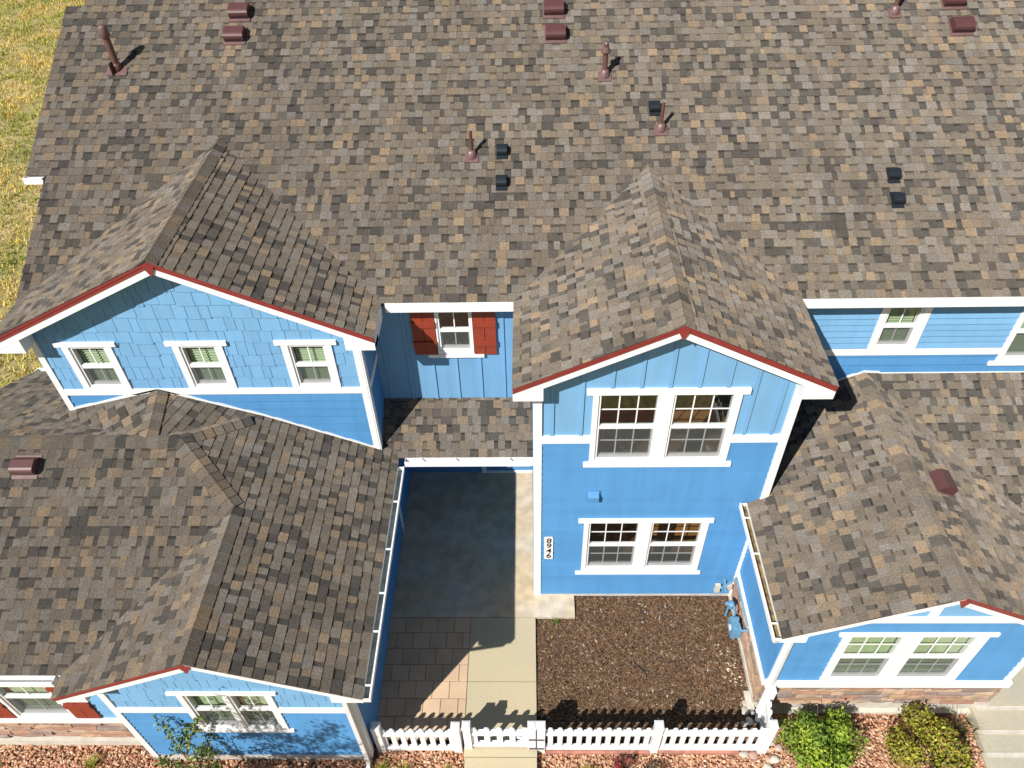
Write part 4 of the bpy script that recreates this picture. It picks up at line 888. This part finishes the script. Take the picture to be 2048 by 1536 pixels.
for k, (x, y, s, c, lb) in enumerate(rocks): rock(x, y, GZ - .01 if x > 3.6 or y < 4.8 else -.07, s * .88, k, lb, RK[c])
mb = MB(); mb.box(3.50, 3.62, 5.36, 5.66, -.08, -.01); solo(mb, 'splash_block', M['footing'], 'grey concrete splash block under the right downspout', 'splash block', (3.56, 5.5, -.08))
mb = MB(); mb.tube([(1.73, 6.22, -.05), (1.77, 6.13, -.03), (1.83, 6.05, -.025), (1.93, 5.985, -.04)], .011, 8); solo(mb, 'drip_tube', M['rubber'], 'curved piece of black drip tubing lying on the mulch', 'tubing', (1.83, 6.05, -.05), None, True)
mb = MB()
rr = random.Random(5)
for k in range(90): pebble(mb, rr, 3.38 + rr.gauss(0, .11), 6.10 + rr.gauss(0, .17), -.06, rr.uniform(.006, .022), [(0.66, 0.60, 0.46), (0.6, 0.5, 0.33)])
solo(mb, 'sawdust_pile', M['attrm'], 'patch of pale wood scraps on the mulch below the gas meter', 'debris', (3.42, 6.08, -.06), kind='stuff')

# ---------------------------------------------------------------- plants
def leaf(mb, r, p, s, c, nrm_=None, aspect=.5):
    a = Vector((r.gauss(0, 1), r.gauss(0, 1), r.gauss(0, .7))).normalized() if nrm_ is None else (Vector(nrm_) + Vector((r.gauss(0, .5), r.gauss(0, .5), r.gauss(0, .5)))).normalized()
    t = a.orthogonal().normalized(); t = (Matrix.Rotation(r.uniform(0, 6.28), 3, a) @ t); b = a.cross(t); k = r.uniform(.75, 1.25) * s
    mb.poly([p - t * k, p + b * k * aspect - t * k * .1 + a * k * .1, p + t * k, p - b * k * aspect - t * k * .1 + a * k * .1], c)
def bush(x, y, z, rx, ry, rz, n, ls, cols, label, seed, name='bush', lumps=16):
    t = root(name, (x, y, z), label, 'bush'); r = random.Random(seed); mb = MB(); cs = []
    for _ in range(lumps):
        d = Vector((r.gauss(0, 1), r.gauss(0, 1), abs(r.gauss(0, .9)))).normalized(); k = r.uniform(.45, .85); cs.append((Vector((x + d.x * rx * k, y + d.y * ry * k, z + rz * .35 + d.z * rz * k * .75)), r.uniform(.26, .42), r.random()))
    for _ in range(n):
        c, rad, tone = r.choice(cs); d = Vector((r.gauss(0, 1), r.gauss(0, 1), r.gauss(0, 1))).normalized(); q = r.random() ** .4
        p = c + Vector((d.x * rx, d.y * ry, d.z * rz)) * rad * q * r.uniform(.85, 1.15)
        if p.z < z: continue
        col = cols[min(len(cols) - 1, int((tone * .6 + r.random() * .4) * len(cols)))]; k = r.uniform(.75, 1.25); col = tuple(v * k for v in col)
        leaf(mb, r, p, ls, col, d)
    mb.build('crown', M['leaf'], t)
    for k in range(7):
        a = r.uniform(0, 6.28); mb = MB(); mb.tube([(x + math.cos(a) * .04, y + math.sin(a) * .04, z - .02), (x + math.cos(a) * rx * .35, y + math.sin(a) * ry * .35, z + rz * .5), (x + math.cos(a) * rx * .7, y + math.sin(a) * ry * .7, z + rz * .95)], [.012, .009, .004], 6); mb.build('stem', M['bark'], t)
    return t
bush(4.47, 4.72, GZ, .58, .62, .80, 8500, .030, [(0.06, 0.115, 0.014), (0.12, 0.19, 0.02), (0.21, 0.30, 0.025), (0.32, 0.40, 0.04)], 'round bright green bush on red gravel nearer the corner post', 101, lumps=26)
bush(6.08, 4.66, GZ, .62, .62, .68, 8000, .031, [(0.10, 0.10, 0.02), (0.19, 0.17, 0.025), (0.30, 0.30, 0.03), (0.24, 0.14, 0.03), (0.38, 0.42, 0.04)], 'yellowish olive bush on red gravel beside the right steps', 102, lumps=30)
def grass_clump(x, y, z, n, L, spread, cols, label, seed, name='grass_clump', cat='ornamental grass', w=.006, group=None):
    r = random.Random(seed); mb = MB()
    for _ in range(n):
        a = r.uniform(0, 6.28); l = L * r.uniform(.5, 1.1); lean = r.uniform(.15, 1.0) * spread; bx, by = x + r.gauss(0, .03), y + r.gauss(0, .03); c = r.choice(cols); k = r.uniform(.7, 1.25); c = tuple(v * k for v in c)
        dx, dy = math.cos(a), math.sin(a); ex, ey = -dy * w, dx * w; pts = []
        for s in range(5): f = s / 4; pts.append((bx + dx * lean * f ** 1.4, by + dy * lean * f ** 1.4, z + l * (f - .45 * f * f * min(1.4, lean / max(l, .01)))))
        for s in range(4):
            w0, w1 = 1 - s / 4, 1 - (s + 1) / 4; p, q = pts[s], pts[s + 1]
            mb.poly([(p[0] - ex * w0, p[1] - ey * w0, p[2]), (p[0] + ex * w0, p[1] + ey * w0, p[2]), (q[0] + ex * w1, q[1] + ey * w1, q[2]), (q[0] - ex * w1, q[1] - ey * w1, q[2])], c)
    return solo(mb, name, M['leaf'], label, cat, (x, y, z), group)
grass_clump(6.72, 5.0, GZ, 130, .55, .55, [(0.09, 0.10, 0.035), (0.16, 0.13, 0.06), (0.06, 0.08, 0.03)], 'wispy dark ornamental grass between the olive bush and the steps', 111)
YG = [(0.30, 0.30, 0.03), (0.20, 0.24, 0.03), (0.36, 0.30, 0.05)]
tl = [(-2.38, 4.42, 'yellow-green tuft at the bottom edge beside the left wing corner'), (-2.02, 4.40, 'yellow-green tuft at the bottom edge below the short fence panel'), (-1.36, 4.36, 'yellow-green tuft at the bottom edge just left of the walk'), (.86, 4.38, 'yellow tuft at the bottom edge right of the walk'), (-4.55, 4.36, 'yellow-green tuft at the bottom edge below the shaded wall'), (-3.9, 4.32, 'olive tuft at the bottom edge in the shrub shadow'), (-7.0, 4.5, 'green tuft on gravel at the bottom left')]
for k, (x, y, lb) in enumerate(tl): grass_clump(x, y, GZ, 90, .30, .22, YG, lb, 120 + k, 'grass_tuft', 'grass tuft', .006, 'tufts growing in the front gravel')
grass_clump(7.68, 4.36, -.09, 40, .3, .2, [(0.12, 0.10, 0.07), (0.18, 0.15, 0.09)], 'dry grey sprig at the bottom right on the steps', 131, 'dry_sprig', 'plant')
grass_clump(.435, 6.93, -.06, 16, .17, .12, [(0.16, 0.28, 0.04), (0.24, 0.36, 0.06)], 'small green weed at the edge of the patio slab', 132, 'weed', 'weed', .012)
grass_clump(.39, 6.58, -.06, 6, .07, .06, [(0.22, 0.36, 0.05)], 'tiny green weed sprout alone on the mulch', 133, 'weed', 'weed', .01)
bush(1.42, 4.42, GZ, .22, .20, .34, 900, .022, [(0.20, 0.02, 0.03), (0.28, 0.04, 0.05), (0.30, 0.10, 0.06), (0.12, 0.06, 0.03)], 'small dark red shrub at the bottom edge before the long fence', 141, lumps=8)
bush(1.80, 4.34, GZ, .26, .18, .38, 420, .018, [(0.10, 0.07, 0.04), (0.15, 0.10, 0.06), (0.09, 0.09, 0.04)], 'sparse brown twiggy shrub at the bottom edge right of the red one', 142, lumps=9)
def sapling(x, y, z, h, crown_r, n, ls, cols, label, seed, cz0, name='sapling', cat='shrub', shoots=9):
    t = root(name, (x, y, z), label, cat); r = random.Random(seed); mb = MB(); tips = []
    tr = MB(); tr.tube([(x, y, z - .02), (x + r.uniform(-.03, .03), y + r.uniform(-.03, .03), z + h * .5), (x + r.uniform(-.05, .05), y + r.uniform(-.05, .05), z + h)], [.016 + h * .006, .011 + h * .003, .004], 8); tr.build('trunk', M['bark'], t)
    for k in range(shoots):
        a = r.uniform(0, 6.28); f = r.uniform(cz0, .95); L = crown_r * r.uniform(.6, 1.1); b0 = Vector((x, y, z + h * f)); b1 = b0 + Vector((math.cos(a) * L * .55, math.sin(a) * L * .55, L * .35)); b2 = b0 + Vector((math.cos(a) * L, math.sin(a) * L, L * r.uniform(.3, .8)))
        tb = MB(); tb.tube([b0, b1, b2], [.008, .006, .002], 6); tb.build('limb', M['bark'], t)
        for _ in range(n // shoots):
            s = r.uniform(.2, 1.05); p = (b0.lerp(b1, s * 2) if s < .5 else b1.lerp(b2, s * 2 - 1)) + Vector((r.gauss(0, .05), r.gauss(0, .05), r.gauss(0, .05))) * crown_r * 1.6
            c = r.choice(cols); k2 = r.uniform(.7, 1.3); leaf(mb, r, p, ls, tuple(v * k2 for v in c))
    mb.build('crown', M['leaf'], t); return t
GL = [(0.10, 0.16, 0.03), (0.16, 0.22, 0.04), (0.24, 0.27, 0.05), (0.07, 0.11, 0.025)]
sapling(-4.98, 4.14, GZ, 1.45, .58, 1700, .033, GL, 'loose leafy shrub with thin stems before the left wing front wall', 151, .25, 'leafy_shrub', 'shrub', 12)
sapling(-5.55, 4.16, GZ, .55, .42, 520, .03, GL, 'low green shrub at the bottom edge left of the leafy one', 152, .2, 'leafy_shrub', 'shrub', 8)
sapling(-5.55, 2.0, GZ, 3.95, .9, 4200, .034, GL, 'young leafy tree in front, its shadow falls on the left wing wall', 153, .66, 'young_tree', 'tree', 30)
